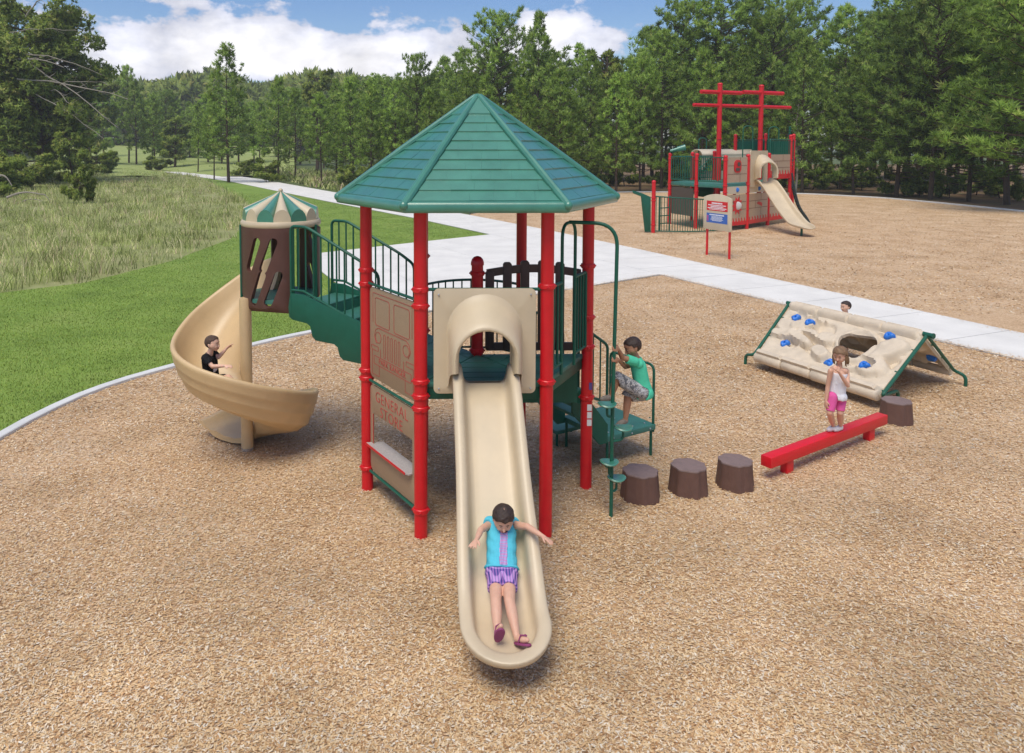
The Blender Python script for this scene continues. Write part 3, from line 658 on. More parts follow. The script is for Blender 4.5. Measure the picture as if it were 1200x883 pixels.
# far wood that reads as one mass
def far_wood():
    rg = np.random.default_rng(77); P = []; D = []
    for i in range(150):
        px = rg.uniform(-60, 560); Y = rg.uniform(230, 300); c = AT(px, 172, Y); top = AT(px, 95 + 7 * math.sin(px * .045) + rg.uniform(-4, 6), Y).z; r = rg.uniform(5, 8)
        n = 90; v = rg.normal(0, 1, (n, 3)); v /= np.linalg.norm(v, axis=1, keepdims=True); v[:, 2] = np.abs(v[:, 2])
        ctr = np.array([c.x, Y, top - r * 1.1]); P.append(ctr + v * np.array([r, r, r * 1.1])); D.append(v)
        m = 50; q = rg.normal(0, 1, (m, 3)) * [r * .6, r * .6, 0]; q[:, 2] = -rg.random(m) * (top - r); P.append(ctr + q); D.append(rg.normal(0, 1, (m, 3)) * .5)
    P = np.concatenate(P); D = np.concatenate(D); V, Fc, rb = tufts(P, D * .4, rg.uniform(1.8, 3.2, len(P)), 6, .6, rg)
    tag(np_mesh('far_wood', V, Fc, LEAF, rnd=rb, nrm=np.repeat(D, 18, 0) * .8 + [0, -.3, .7]), 'far off wood closing the horizon under the clouds on the left', 'woodland', kind='stuff')
far_wood()
# big old tree and thicket on the left
g = G(52, 214); hh = AT(52, -14, g.y).z
old = thing('old_tree', 'large old spreading tree with bare dead limbs at the left edge', 'old tree', g)
t, c = broad(31, hh, 7.2, .16, 78, .34, 11, None, .9, .42, .05)
t.parent = old; c.parent = old
dm = MB(); rd = random.Random(4)
for (a, b, r) in [((20, 92), (150, 118), .1), ((26, 72), (138, 150), .09), ((10, 60), (120, 88), .07), ((40, 110), (122, 165), .06), ((70, 100), (128, 100), .05), ((30, 20), (62, -5), .08), ((0, 75), (75, 78), .1), ((60, 105), (92, 138), .05), ((10, 40), (100, 40), .05)]:
    A = AT(a[0], a[1], g.y - 4.5); B = AT(b[0], b[1], g.y - 6.5); pts = [lerp(A, B, i / 7) + Vector((0, 0, math.sin(i / 7 * 3.1) * .5 + rd.uniform(-.16, .16))) for i in range(8)]
    dm.tube([p - g for p in pts], [r * (1 - .1 * i) for i in range(8)], 5)
    for j in range(2, 7): dm.tube([pts[j] - g, pts[j] - g + Vector((rd.uniform(.4, 1.3), rd.uniform(-.5, .5), rd.uniform(-.7, .7)))], [r * .4, .012], 4)
dd = dm.build('dead_limb', DEADW, None); dd.parent = old; dd['label'] = 'bare silver grey dead limbs on the sunny side'
at_tree(86, 217, 150, 'round', .8, 'small round green tree standing in front of the old spreading tree', 'deciduous trees in the thicket', 'small_tree', 'tree')
at_tree(92, 238, 198, 'bush', .62, 'dark narrow bush under the small round tree', 'bushes of the thicket', 'bush', 'bush')
at_tree(-25, 208, 20, 'full_b', 1.2, 'dense evergreen partly cut by the left edge', 'pine trees around the clearing')
at_tree(22, 210, 40, 'dark', 1.2, 'dark evergreen inside the thicket behind the old tree', 'pine trees around the clearing', 'evergreen_tree', 'tree')
at_tree(104, 198, 60, 'dark', .9, 'leafy tree at the right side of the old spreading tree', 'deciduous trees in the thicket', 'leafy_tree', 'tree')
for i, (px, b, t_, w, lb) in enumerate([(12, 222, 178, 1.2, 'dark bush at the left edge under the old tree'), (38, 220, 184, 1.1, 'dark bush just left of the old trunk'), (112, 205, 176, 1.0, 'grey green scrub bush right of the small round tree'), (62, 216, 186, 1.0, 'bush in front of the old trunk'),
        (125, 202, 180, .9, 'scrub bush next to the walkway bend'), (-20, 230, 186, 1.3, 'bush cut by the left edge'), (183, 201, 184, 1, 'low bush left of the dark cedar'), (285, 207, 190, 1, 'low bush behind the walkway by the spire topped pine'), (312, 214, 188, 1.0, 'small spiky bush beneath the slim pine'), (415, 222, 196, 1.0, 'low bush behind the left end of the green roof')]):
    at_tree(px, b, t_, 'bush', w, lb, 'bushes of the thicket', 'bush', 'bush')
for i in range(26):
    px = 430 + i * 31 + rw.uniform(-10, 10); b = 219 + (max(0, px - 900) * .05) + rw.uniform(-3, 3)
    if 905 < px < 930: continue
    at_tree(px, b, b - rw.uniform(14, 34), 'bush', rw.uniform(.8, 1.3), 'low undergrowth bush at the foot of the pines', 'undergrowth bushes below the pines', 'bush', 'bush')
dg_ = G(932, 226); dt = thing('dead_tree', 'thin bare grey dead tree at the wood edge just right of the ship play structure', 'dead tree', dg_)
mb = MB(); Ht = AT(932, 112, dg_.y).z; mb.tube([(dg_.x + .12 * math.sin(i), dg_.y, Ht * i / 8) for i in range(9)], [.11 - .011 * i for i in range(9)], 6)
rq = random.Random(8)
for i in range(26): z = Ht * rq.uniform(.3, .97); a = rq.uniform(0, 6.28); L = rq.uniform(.5, 2.2) * (1.2 - z / Ht); p = V_(dg_.x, dg_.y, z); q = p + V_(math.cos(a) * L, math.sin(a) * L, L * .35); mb.tube([p, (p + q) / 2 + V_(0, 0, .1), q], [.03, .02, .008], 4)
mb.build('trunk', DEADW, dt)
bl = MB()                                               # fallen branches lying in the meadow
lg = G(28, 238); fb = thing('fallen_branch', 'pale fallen dead branch lying in the meadow grass below the old tree', 'branch', lg)
for a, b, r in [((8, 232), (48, 228), .09), ((20, 240), (50, 236), .06), ((48, 228), (60, 240), .05), ((0, 206), (14, 218), .08)]:
    A = AT(a[0], a[1], lg.y); B = AT(b[0], b[1], lg.y); bl.tube([lerp(A, B, i / 5) + Vector((0, 0, math.sin(i * .63) * .25)) for i in range(6)], [r * (1 - i * .13) for i in range(6)], 6)
bl.build('bough', DEADW, fb)
random.seed(5)

# ------------------------------------------------------------------ main play structure (hexagonal tower)
HX = Vector((.37, 8.34, 0)); ROT = R(.9); SIDE = 1.22; DK = 1.52; LOW = 1.12
play = thing('play_structure', 'large red, green and tan playground tower with green hexagonal roof, wave slide and spiral slide', 'play structure', HX)
def P(deg, z=0, r=SIDE): a = R(deg) + ROT; return Vector((HX.x + r * math.cos(a), HX.y + r * math.sin(a), z))
def sub(name, mb, m, parent=play, **k): return mb.build(name, m, parent, **k)
_c = MB(); _c.lathe([(.064, -.025), (.073, -.025), (.079, -.018), (.079, .018), (.073, .025), (.064, .025)], n=18)
for _a in (0, 1.6, 3.1, 4.7): _c.ball((.080 * math.cos(_a), .080 * math.sin(_a), 0), .012, 6, 4)
_o = _c.build('collar', RED, o=Vector()); COLLAR = _o.data; bpy.data.objects.remove(_o)
def post(x, y, z0, z1, parent, collars=(), r=.0645, dome=False, label=None):
    pr = [(r, z0), (r, z1 - .05 if dome else z1)] + ([(r * 1.12, z1 - .05), (r * 1.12, z1 - .02), (r * .95, z1 + .015), (r * .6, z1 + .04), (r * .15, z1 + .05)] if dome else [])
    o = MB().lathe(pr, (x, y, 0), 20).build('post', RED, parent, ang=50)
    for z in collars: piece('collar', COLLAR, o, Matrix.Translation((x, y, z)) @ Matrix.Diagonal((r / .0645, r / .0645, 1, 1)))
    if label: o['label'] = label
    return o
TOPZ = 3.22
FLp, FRp, Rp, BRp, BLp, Lp_ = P(240), P(300), P(0), P(60), P(120), P(180)
post(FLp.x, FLp.y, -.1, TOPZ, play, (2.44, 2.28, 1.545, 1.40, 1.28, .27))
post(FRp.x, FRp.y, -.1, TOPZ, play, (2.47, 1.535))
post(Rp.x, Rp.y, -.1, TOPZ, play, (2.50, 1.93, 1.60, 1.03, ))
post(BRp.x, BRp.y, -.1, TOPZ, play, (2.3, 1.1))
post(BLp.x, BLp.y, -.1, TOPZ, play, (2.46, 1.53))
post(Lp_.x, Lp_.y, -.1, TOPZ, play, (2.46, 2.31, 1.35, 1.26, .25))
post(HX.x, HX.y, -.1, 2.56, play, (2.42, 1.56), dome=True, label='short centre post with domed cap')
stk = MB()                                              # age stickers on the right post
for i in range(3): stk.box((Rp.x + .02, Rp.y - .0655, .93 - i * .085), (.05, .003, .07))
sub('sticker', stk, WHITE)
st2 = MB(); st2.box((Rp.x + .03, Rp.y - .0655, 1.17), (.035, .003, .08)); sub('sticker', st2, mat('purple_print', (.12, .08, .3), .5))

# decks: six triangular sectors; the two rear right ones lie lower
def deck_sector(a0, a1, z):
    c = Vector((HX.x, HX.y, 0)); A, B = P(a0, r=SIDE - .03), P(a1, r=SIDE - .03); mb = MB(); g = .012
    tri = [c, A, B]; cen = (c + A + B) / 3; tri = [cen + (p - cen) * (1 - g * 2) for p in tri]
    mb.prism([(p.x, p.y) for p in tri], z - .05, z); o = sub('deck_panel', mb, DECK, bevel=.006)
    sk = MB()
    for p, q in ((A, B),): 
        d = (q - p).normalized(); n = Vector((d.y, -d.x, 0)); sk.box(((p + q) / 2 + Vector((0, 0, z - .095)) - n * .035), ((p - q).length - .05, .03, .15), math.atan2(d.y, d.x))
    k = sk.build('deck_beam', GREEN, o, bevel=.006)
    hs = MB(); e1 = (B - A).normalized()                # rows of drain grooves as thin raised ribs
    for i in range(1, 6):
        t = i / 6; p = lerp(A, c, t); q = lerp(B, c, t); p = p + (q - p) * .06; q = q + (p - q) * .06
        hs.box(((p + q) / 2 + Vector((0, 0, z + .001))), ((p - q).length, .012, .005), math.atan2(e1.y, e1.x))
    hs.build('tread_rib', DECK, o)
for a in (180, 240, 300): deck_sector(a, a + 60, DK)
deck_sector(120, 180, DK)
for a in (0, 60): deck_sector(a, a + 60, LOW)
mb = MB()                                               # closure boards between the two deck heights
for (A, B) in ((P(0, r=SIDE - .07), Vector((HX.x, HX.y, 0))), (P(120, r=SIDE - .07), Vector((HX.x, HX.y, 0)))):
    d = (B - A); mb.box((A + B) / 2 + Vector((0, 0, (DK - .02 + .97) / 2)), (d.length - .07, .022, DK - .02 - .97), math.atan2(d.y, d.x))
sub('closure_board', mb, GREEN)

# roof
ER, EZ, AZ = 1.52, 3.255, 4.36
apex = Vector((HX.x, HX.y, AZ)); cor = [P(60 * i, EZ, ER) for i in range(6)]
rb = MB(); rb.add(cor + [apex - Vector((0, 0, .0))] + [c - Vector((0, 0, .03)) for c in cor] + [apex - Vector((0, 0, .08))],
    [(i, (i + 1) % 6, 6) for i in range(6)] + [(7 + (i + 1) % 6, 7 + i, 13) for i in range(6)] + [(i, 7 + i, 7 + (i + 1) % 6, (i + 1) % 6) for i in range(6)])
roof = sub('roof', rb, ROOF, smooth=False)
for i in range(6):
    A, B = cor[i], cor[(i + 1) % 6]; mid = (A + B) / 2; e = (B - A).normalized(); upv = (apex - mid); H = upv.length; upv.normalize(); n = e.cross(upv).normalized()
    if n.z < 0: n = -n
    hw0 = (B - A).length / 2
    def pt(s, t, w): return mid + e * s + upv * (t * H) + n * w
    rows = 9; t0, t1 = .035, .80; rr = random.Random(i); gp = .0005 if i == 4 else .0018
    for r in range(rows):
        a = t0 + (t1 - t0) * r / rows; b = t0 + (t1 - t0) * (r + 1) / rows + .004; ha = hw0 * (1 - a) - .045; hb = hw0 * (1 - b) - .045
        cuts = []; x = -ha + (.11 if r % 2 else .2)
        while x < ha - .06: cuts.append(x + rr.uniform(-.02, .02)); x += rr.uniform(.17, .23)
        cuts = [c for c in cuts if abs(c) < hb - .05]; xs = [None] + cuts + [None]
        for k in range(len(xs) - 1):
            la = -ha if xs[k] is None else xs[k] + gp; lb = -hb if xs[k] is None else xs[k] + gp; ra = ha if xs[k + 1] is None else xs[k + 1] - gp; rb_ = hb if xs[k + 1] is None else xs[k + 1] - gp
            w = .016 + rr.uniform(-.002, .002); q = [pt(la, a, .001), pt(ra, a, .001), pt(rb_, b, .001), pt(lb, b, .001), pt(la, a + .004, w), pt(ra, a + .004, w), pt(rb_, b, .004), pt(lb, b, .004)]
            MB().add(q, [(3, 2, 1, 0), (4, 5, 6, 7), (0, 1, 5, 4), (1, 2, 6, 5), (2, 3, 7, 6), (3, 0, 4, 7)]).build('shingle', ROOF, roof, False)
    mb = MB(); mb.tube([A + Vector((0, 0, .012)), lerp(A, apex, .5) + Vector((0, 0, .016)), lerp(A, apex, .985) + Vector((0, 0, .012))], [.042, .04, .03], 10); mb.ball(A + Vector((0, 0, .01)), .046, 10, 6); mb.build('ridge', ROOF, roof)
    # eave: rounded fascia
    nn_ = Vector((mid.x - HX.x, mid.y - HX.y, 0)).normalized(); mb = MB()
    prof = [(-.05, .05), (-.01, .045), (.012, .03), (.02, .005), (.02, -.03), (.012, -.052), (-.02, -.06), (-.05, -.055)]
    rows_ = []
    for q in (A, B):
        cn = Vector((q.x - HX.x, q.y - HX.y, 0)).normalized() / math.cos(R(30)); rows_.append([q + cn * x + Vector((0, 0, z)) for x, z in prof])
    mb.grid(rows_, True); mb.build('eave', ROOF, roof, ang=60)
    cp = MB(); t = .80; L0, R0 = lerp(A, apex, t), lerp(B, apex, t); up_ = Vector((0, 0, .022)); cp.add([L0 + up_, R0 + up_, apex + up_ * 1.2, L0, R0, apex], [(0, 1, 2), (5, 4, 3), (3, 4, 1, 0)]); cp.build('roof_cap', ROOF, roof, False)
und = MB(); und.add([P(60 * i, EZ - .05, ER - .05) for i in range(6)], [tuple(range(5, -1, -1))]); und.build('soffit', GREEN, roof, False)

# railings
def railing(A, B, zt0, zt1, zb0, zb1, n, parent=play, name='railing', r=.017, rbal=.0095, ends=(True, True), m=GREEN, rc=.09):
    A = Vector((A[0], A[1], 0)); B = Vector((B[0], B[1], 0)); Z = Vector((0, 0, 1))
    loop = fillet([A + Z * zb0, A + Z * zt0, B + Z * zt1, B + Z * zb1], rc) ; mb = MB(); mb.tube(loop, r, 10); mb.tube([A + Z * zb0, B + Z * zb1], r * .9, 8)
    o = mb.build(name, m, parent)
    for i in range(1, n + 1):
        t = i / (n + 1); p = lerp(A, B, t); rod('baluster', p + Z * (zb0 + (zb1 - zb0) * t), p + Z * (zt0 + (zt1 - zt0) * t), rbal, o)
    return o
# front left bay: two play boards
def board_frame(A, B):
    d = (B - A).normalized(); n = Vector((d.y, -d.x, 0)); 
    return d, (n if n.y < 0 else -n)
A, B = Lp_, FLp; d_, n_ = board_frame(A, B); W = (B - A).length
def bp(u, v, w, zb): return A + d_ * u + Vector((0, 0, zb + v)) - n_ * (.016 - w)
def ribbon(mb, pts, w, fn, closed=False, h0=.0005, h1=.0035):
    pts = [Vector(p) for p in pts]; N = len(pts); L = []; Rr = []
    for i in range(N):
        a = pts[i - 1] if (closed or i) else pts[i]; b = pts[(i + 1) % N] if (closed or i < N - 1) else pts[i]; t = (b - a).normalized(); nn = Vector((-t.y, t.x)); L.append(pts[i] + nn * w / 2); Rr.append(pts[i] - nn * w / 2)
    vs = [fn(p.x, p.y, h1) for p in L] + [fn(p.x, p.y, h1) for p in Rr] + [fn(p.x, p.y, h0) for p in L] + [fn(p.x, p.y, h0) for p in Rr]; fs = []
    for i in range(N if closed else N - 1):
        j = (i + 1) % N; fs += [(i, j, N + j, N + i), (i, 2 * N + i, 2 * N + j, j), (N + i, N + j, 3 * N + j, 3 * N + i)]
    mb.add(vs, fs)
x0, x1 = .085, W - .085; bw = x1 - x0; bh = .99; zb = 1.305
mb = MB(); mb.plate(rrect(x0, 0, x1, bh, .07), [], .016, lambda u, v, w: bp(u, v, w, zb)); pr = sub('play_panel', mb, TAN, bevel=.003); pr['label'] = 'tan board engraved with a red jeep front and the words PARK RANGER'
eng = MB(); f = lambda u, v, h: bp(x0 + u * bw, v * bh, .016 + h, zb); fw = .0085
def rr_(a, b, c, d, r): return [(p[0], p[1]) for p in rrect(a, b, c, d, r, 3)]
ribbon(eng, [(.08, .62), (.08, .945), (.92, .945), (.92, .62)], .0045, f)
ribbon(eng, rr_(.13, .60, .45, .90, .03), .0045, f, True); ribbon(eng, rr_(.55, .60, .87, .90, .03), .0045, f, True)
ribbon(eng, [(.16, .40), (.11, .47), (.14, .545), (.2, .575), (.8, .575), (.86, .545), (.89, .47), (.84, .40)], .0045, f)
for cx in (.2, .8): ribbon(eng, [(cx + .065 * math.cos(a * .5236), .47 + .06 * math.sin(a * .5236)) for a in range(12)], .0045, f, True)
for k in range(5): ribbon(eng, rr_(.325 + k * .078, .28, .362 + k * .078, .53, .012), .0035, f, True)
ribbon(eng, rr_(.1, .165, .9, .255, .01), .0045, f, True)
for a in (.04, .80): ribbon(eng, rr_(a, .315, a + .16, .365, .01), .004, f, True)
ribbon(eng, [(.06, .31), (.06, .045), (.22, .045), (.22, .16)], .004, f); ribbon(eng, [(.78, .16), (.78, .045), (.94, .045), (.94, .31)], .004, f)
ribbon(eng, [(.25, .35), (.25, .26)], .004, f); ribbon(eng, [(.75, .35), (.75, .26)], .004, f)
eng.build('engraving', ENG, pr, False)
def letter(txt, size, parent, u, v, zb, m=ENG, sp=1.0, hh=.001):
    me = text_mesh(txt, size, .002, sp); me.materials.clear(); me.materials.append(m)
    rot = Matrix((( d_.x, 0, n_.x, 0), (d_.y, 0, n_.y, 0), (0, 1, 0, 0), (0, 0, 0, 1))); piece('lettering', me, parent, Matrix.Translation(bp(u, v, .018, zb)) @ rot)
letter('PARK RANGER', .085, pr, x0 + bw / 2, .21 * bh, zb, sp=1.12)
bh2 = .96; zb2 = .262
mb = MB(); mb.plate(rrect(x0, 0, x1, bh2, .07), [rrect(x0 + .07, .30, x1 - .09, .645, .03)], .016, lambda u, v, w: bp(u, v, w, zb2)); gs = sub('play_panel', mb, TAN, bevel=.003); gs['label'] = 'tan board with serving window and the words GENERAL STORE'
letter('GENERAL', .165, gs, x0 + bw / 2 - .02, .85, zb2, sp=1.08); letter('STORE', .165, gs, x0 + bw / 2 - .02, .705, zb2, sp=1.08)
ed = MB(); ribbon(ed, [(x0 + .075, .31), (x0 + .075, .64)], .008, lambda u, v, h: bp(u, v, .016 + h, zb2)); ribbon(ed, [(x1 - .004, .06), (x1 - .004, .9)], .006, lambda u, v, h: bp(u, v, .016 + h, zb2)); ed.build('engraving', RED, gs, False)
ct = MB(); ct.prism([(p.x, p.y) for p in (A + d_ * (x0 + .07) - n_ * .12, A + d_ * (x0 + .0) + n_ * .06, A + d_ * (x1 - .13) + n_ * .06, A + d_ * (x1 - .08) + n_ * .04, A + d_ * (x1 - .09) - n_ * .12)], zb2 + .292, zb2 + .306); cn = ct.build('counter', GREYSH, gs)
ct = MB(); ct.box(A + d_ * ((x0 + x1) / 2 - .065) + n_ * .062 + Vector((0, 0, zb2 + .298)), (bw - .13, .008, .022), math.atan2(d_.y, d_.x)); ct.build('counter_edge', RED, gs)
for z in (2.325, 1.255, .235): mb = MB(); mb.tube([A + d_ * .05 + Vector((0, 0, z)), B - d_ * .05 + Vector((0, 0, z))], .016, 8); sub('rail', mb, GREEN)
# front bay: hooded slide panel
A, B = FLp, FRp; d_, n_ = board_frame(A, B); W = (B - A).length; cx = W / 2 + .005
def fp(u, v, w): return A + d_ * u + Vector((0, 0, v)) - n_ * (-w - .02)
hx0, hx1 = .125, W - .115; ar = .245
opening = [(cx - ar, 1.545), (cx + ar, 1.545)] + [(cx + ar * math.cos(a), 1.90 + ar * 1.0 * math.sin(a)) for a in [R(i * 15) for i in range(13)]]
mb = MB(); mb.plate(rrect(hx0, 1.44, hx1, 2.455, .05), [opening], .04, fp); hood = sub('slide_hood', mb, BEIGE, bevel=.008)
# protruding hood: arches growing smaller outwards and falling
rows = []; lip = []
for k, (w_, rad, zc, zl) in enumerate([(.04, .365, 2.04, 1.50), (.055, .350, 2.03, 1.52), (.12, .343, 1.985, 1.60), (.20, .336, 1.925, 1.66), (.29, .325, 1.865, 1.70), (.33, .31, 1.85, 1.715), (.345, .29, 1.845, 1.72), (.33, .27, 1.845, 1.72), (.28, .258, 1.85, 1.70), (.15, .25, 1.87, 1.62), (.02, .248, 1.89, 1.55)]):
    row = [fp(cx - rad, zl, w_)] + [fp(cx - rad * math.cos(R(a)), zc + rad * math.sin(R(a)), w_) for a in range(0, 181, 12)] + [fp(cx + rad, zl, w_)]
    rows.append(row)
mb = MB(); mb.grid(rows); mb.build('hood_tunnel', BEIGE, hood, ang=70)
bt = MB()
for u in (hx0 + .05, hx1 - .05):
    for v in (1.49, 2.40): bt.ball(fp(u, v, .045), .011, 6, 4)
bt.build('bolt', BOLT, hood)
mb = MB(); mb.tube([A + d_ * .05 + Vector((0, 0, 2.44)), B - d_ * .05 + Vector((0, 0, 2.44))], .016, 8); sub('rail', mb, GREEN)
# wave slide
sx = A + d_ * cx
ys = [(.0, 1.545), (-.10, 1.545), (-.22, 1.50), (-.36, 1.40), (-.6, 1.19), (-.85, .965), (-1.05, .78), (-1.2, .65), (-1.34, .53), (-1.48, .43), (-1.60, .35), (-1.74, .295), (-1.84, .28), (-1.92, .277)]
prof = [(.0, 0), (.05, 0), (.06, .004), (.075, .012), (.09, .004), (.10, 0), (.15, 0), (.172, .004), (.19, .02), (.204, .06), (.213, .12), (.222, .155), (.236, .176), (.255, .185), (.28, .185), (.302, .176), (.313, .158), (.315, .13), (.308, .08), (.297, .02), (.28, -.03)]
def sect(i):
    y, z = ys[i]; y0_, z0_ = ys[max(0, i - 1)]; y1_, z1_ = ys[min(len(ys) - 1, i + 1)]; t = Vector((0, y1_ - y0_, z1_ - z0_)).normalized(); nrm = Vector((0, -t.z, t.y)); nrm = nrm if nrm.z > 0 else -nrm
    hs = 1 - .42 * min(1, max(0, (-y - 1.2) / .6)); wid = 1 + .06 * min(1, max(0, (-y - .9) / .6)); rib = .7 * min(1, max(0, (-y - 1.2) / .2)) * min(1, max(0, (y + 1.92) / .12)); row = []
    for sgn in (-1, 1):
        for (x, h) in (prof[::-1] if sgn < 0 else prof[1:]):
            hh = h * hs if x > .16 else h * rib
            row.append(Vector((sx.x - .03 * y, sx.y, 0)) + d_ * (sgn * x * wid) + Vector((0, y, z)) + nrm * hh)
    return row
rows = [sect(i) for i in range(len(ys))]
last = rows[-1]; cN = (last[0] + last[-1]) / 2; nb_ = len(last); half = nb_ // 2
# fan round the end: each radial profile point of the last section is turned about the centre of the section
for k in range(1, 13):
    phi = math.pi * k / 12; row = []
    if k == 12: break
base_y = rows[-1][half].y; cxn = rows[-1][half].x; zb_n = ys[-1][1]; fan = []
for k in range(0, 19):
    phi = math.pi + math.pi * k / 18; row = []
    q = math.sin(math.pi * k / 18)
    for (x, h) in prof:
        x *= 1.06; hh = h * .58 * (1 - .62 * q) if x > .16 else 0; hh = hh if h > -.01 else -.03 + .0 * q
        if x > .3 and h < .1 and h >= 0: hh = h * .58 * (1 - .5 * q) - .02 * q
        row.append(Vector((cxn + x * math.cos(phi), base_y + x * 1.12 * math.sin(phi), zb_n - .006 * q + hh)))
    fan.append(row)
fan[0] = list(reversed(last[:len(prof)])); fan[-1] = last[len(prof) - 1:]
mb = MB(); mb.grid(rows); mb.grid(fan); bo = [p for p in last]
under = MB(); n_r = [Vector((p.x, p.y, p.z - .02)) for p in last]
sl = sub('slide', mb, BEIGE, ang=65)
so_ = sl.modifiers.new('shell', 'SOLIDIFY'); so_.thickness = .02; so_.offset = -1
fb_ = MB(); fb_.tube([(sx.x, sx.y - 1.35, .46), (sx.x, sx.y - 1.35, -.1)], .03, 10); fb_.build('slide_foot', GREEN, sl)
# front right bay: short bar panels each side of the opening, and the pod climber
A, B = FRp, Rp
pa = lerp(A, B, .06); pb = lerp(A, B, .33); pc = lerp(A, B, .65); pd = lerp(A, B, .94)
railing(pa, pb, 2.44, 2.44, 1.62, 1.62, 2, rbal=.011, rc=.03); railing(pc, pd, 2.44, 2.44, 1.62, 1.62, 3, rbal=.011, rc=.03)
base = G(716, 606); poleX = Vector((base.x, base.y, 0)); Z = Vector((0, 0, 1)); mid = (pb + pc) / 2; mid.z = 0
mb = MB(); mb.tube(fillet([poleX + Z * -.1, poleX + Z * 1.0, poleX + Vector((.03, 0, 3.035)), mid + Z * 3.035], .26, 8), .019, 12)
cl = sub('pod_climber', mb, GREEN)
mb = MB(); b0, c0 = pb.copy(), pc.copy(); b0.z = c0.z = 0; mb.tube(fillet([b0 + Z * 1.5, b0 + Z * 2.6, b0 + Z * 3.03, c0 + Z * 3.03, c0 + Z * 1.5], .16, 8), .017, 12); mb.build('grab_loop', GREEN, cl)
def pod(px, py, side):
    p = AT(px, py, base.y + .0); z = p.z; c = Vector((p.x, base.y - .02 * side, z)); mb = MB()
    rows_ = []
    for i, (rr2, zz) in enumerate([(.0, -.012), (.05, -.016), (.08, -.012), (.088, 0), (.08, .012), (.05, .008), (.0, .006)]):
        rows_.append([c + Vector((rr2 * math.cos(a) * 1.12, rr2 * math.sin(a), zz + .02 * math.cos(a) ** 2 * rr2 / .09)) for a in [6.2832 * k / 16 for k in range(16)]])
    mb.grid(rows_, True); o = mb.build('pod_step', ROOF, cl); br = MB(); pz = Vector((poleX.x, poleX.y, z - .13)); br.tube(fillet([pz, Vector((c.x, c.y, z - .12)), c - Z * .01], .05, 4), .013, 8); br.build('step_arm', GREEN, o)
POD_UP = AT(713, 473, base.y); POD_LO = AT(731, 500, base.y)
pod(711, 474, 1); pod(731, 503, -1); pod(713.5, 541.5, 1); pod(723, 562, -1)
# brown picket barrier from the centre post to the right post
A, B = Vector((HX.x, HX.y, 0)), Rp; e = (B - A).normalized(); n2 = Vector((e.y, -e.x, 0)); L = (B - A).length; mb = MB()
rows_ = []
top = lambda t: 2.46 + .055 * math.sin(math.pi * t)
mb.add([], [])
N = 14; u0, u1 = .10, L - .08
def br_box(mb, u0, u1, z00, z01, z10, z11, th=.028):
    q = [A + e * u0 + Z * z00, A + e * u1 + Z * z10, A + e * u1 + Z * z11, A + e * u0 + Z * z01]; mb.add([p + n2 * th for p in q] + [p - n2 * th for p in q], [(0, 1, 2, 3), (7, 6, 5, 4), (0, 4, 5, 1), (1, 5, 6, 2), (2, 6, 7, 3), (3, 7, 4, 0)])
for i in range(N):
    ta, tb = i / N, (i + 1) / N; br_box(mb, u0 + (u1 - u0) * ta, u0 + (u1 - u0) * tb, top(ta) - .085, top(ta), top(tb) - .085, top(tb), .022)
bar = sub('picket_barrier', mb, DBROWN, smooth=False); mb = MB(); br_box(mb, u0, u1, 1.56, 1.645, 1.56, 1.645, .022); mb.build('bottom_rail', DBROWN, bar, False)
for k in range(6):
    t = .035 + k * .186; u = u0 + (u1 - u0) * t; w = .048; zt = top(t) + (.045 if 0 < k < 5 else -.02)
    m3 = MB(); m3.plate([(u - w, 1.57), (u + w, 1.57), (u + w, zt - .02), (u + w * .6, zt), (u - w * .6, zt), (u - w, zt - .02)], [], .062, lambda a, b, c: A + e * a + Z * b + n2 * (.031 - c)); m3.build('picket', DBROWN, bar, bevel=.008)
# curved rear barrier of the low deck
A, B = P(120, r=SIDE), P(60, r=SIDE); arcp = []
for i in range(13):
    t = i / 12; p = lerp(A, B, .05 + t * .9); o_ = (p - HX); o_.z = 0; p = p + o_.normalized() * .30 * math.sin(math.pi * t); arcp.append(Vector((p.x, p.y, 0)))
mb = MB(); mb.tube([p + Z * 2.11 for p in arcp], .017, 8); mb.tube([p + Z * 1.24 for p in arcp], .014, 8); mb.tube([p + Z * 1.12 for p in arcp], .02, 6); cb = sub('railing', mb, GREEN); cb['label'] = 'curved rear railing'
for p in arcp[1:-1]: rod('baluster', p + Z * 1.24, p + Z * 2.11, .0095, cb)
# transfer station: stairs from the low deck to the platform at the right
nd = Vector((math.cos(R(30) + ROT), math.sin(R(30) + ROT), 0)); td = Vector((-nd.y, nd.x, 0)); em = (Rp + BRp) / 2; em.z = 0
def slab(c, l, w, z, h, name, parent=play, m=DECK, ribs=True):     # l along nd, w along td
    rot = math.atan2(nd.y, nd.x); mb = MB(); mb.box(c + Z * (z - h / 2), (l, w, h), rot); o = mb.build(name, m, parent, bevel=.008)
    return o
stp = MB()
st = slab(em + nd * .13, .26, .74, .88, .04, 'step'); slab(em + nd * .36, .24, .74, .64, .04, 'step')
for s_ in (-1, 1):
    mb = MB(); b_ = em + td * (.385 * s_); q = [b_ + nd * -.02 + Z * 1.10, b_ + nd * .14 + Z * 1.0, b_ + nd * .52 + Z * .55, b_ + nd * .52 + Z * .33, b_ + nd * .40 + Z * .33, b_ + nd * -.02 + Z * .78]
    mb.add([p + td * .014 for p in q] + [p - td * .014 for p in q], [tuple(range(6)), tuple(range(11, 5, -1))] + [(i, (i + 1) % 6, 6 + (i + 1) % 6, 6 + i) for i in range(6)]); sub('stringer', mb, GREEN)
    railing(em + td * (.40 * s_) + nd * .06, em + td * (.40 * s_) + nd * .50, 1.80, 1.50, 1.0, .82, 3, rc=.06)
pc_ = em + nd * .92 + td * .02
plat = slab(pc_, .80, .82, .40, .07, 'transfer_platform')
pl2 = MB()
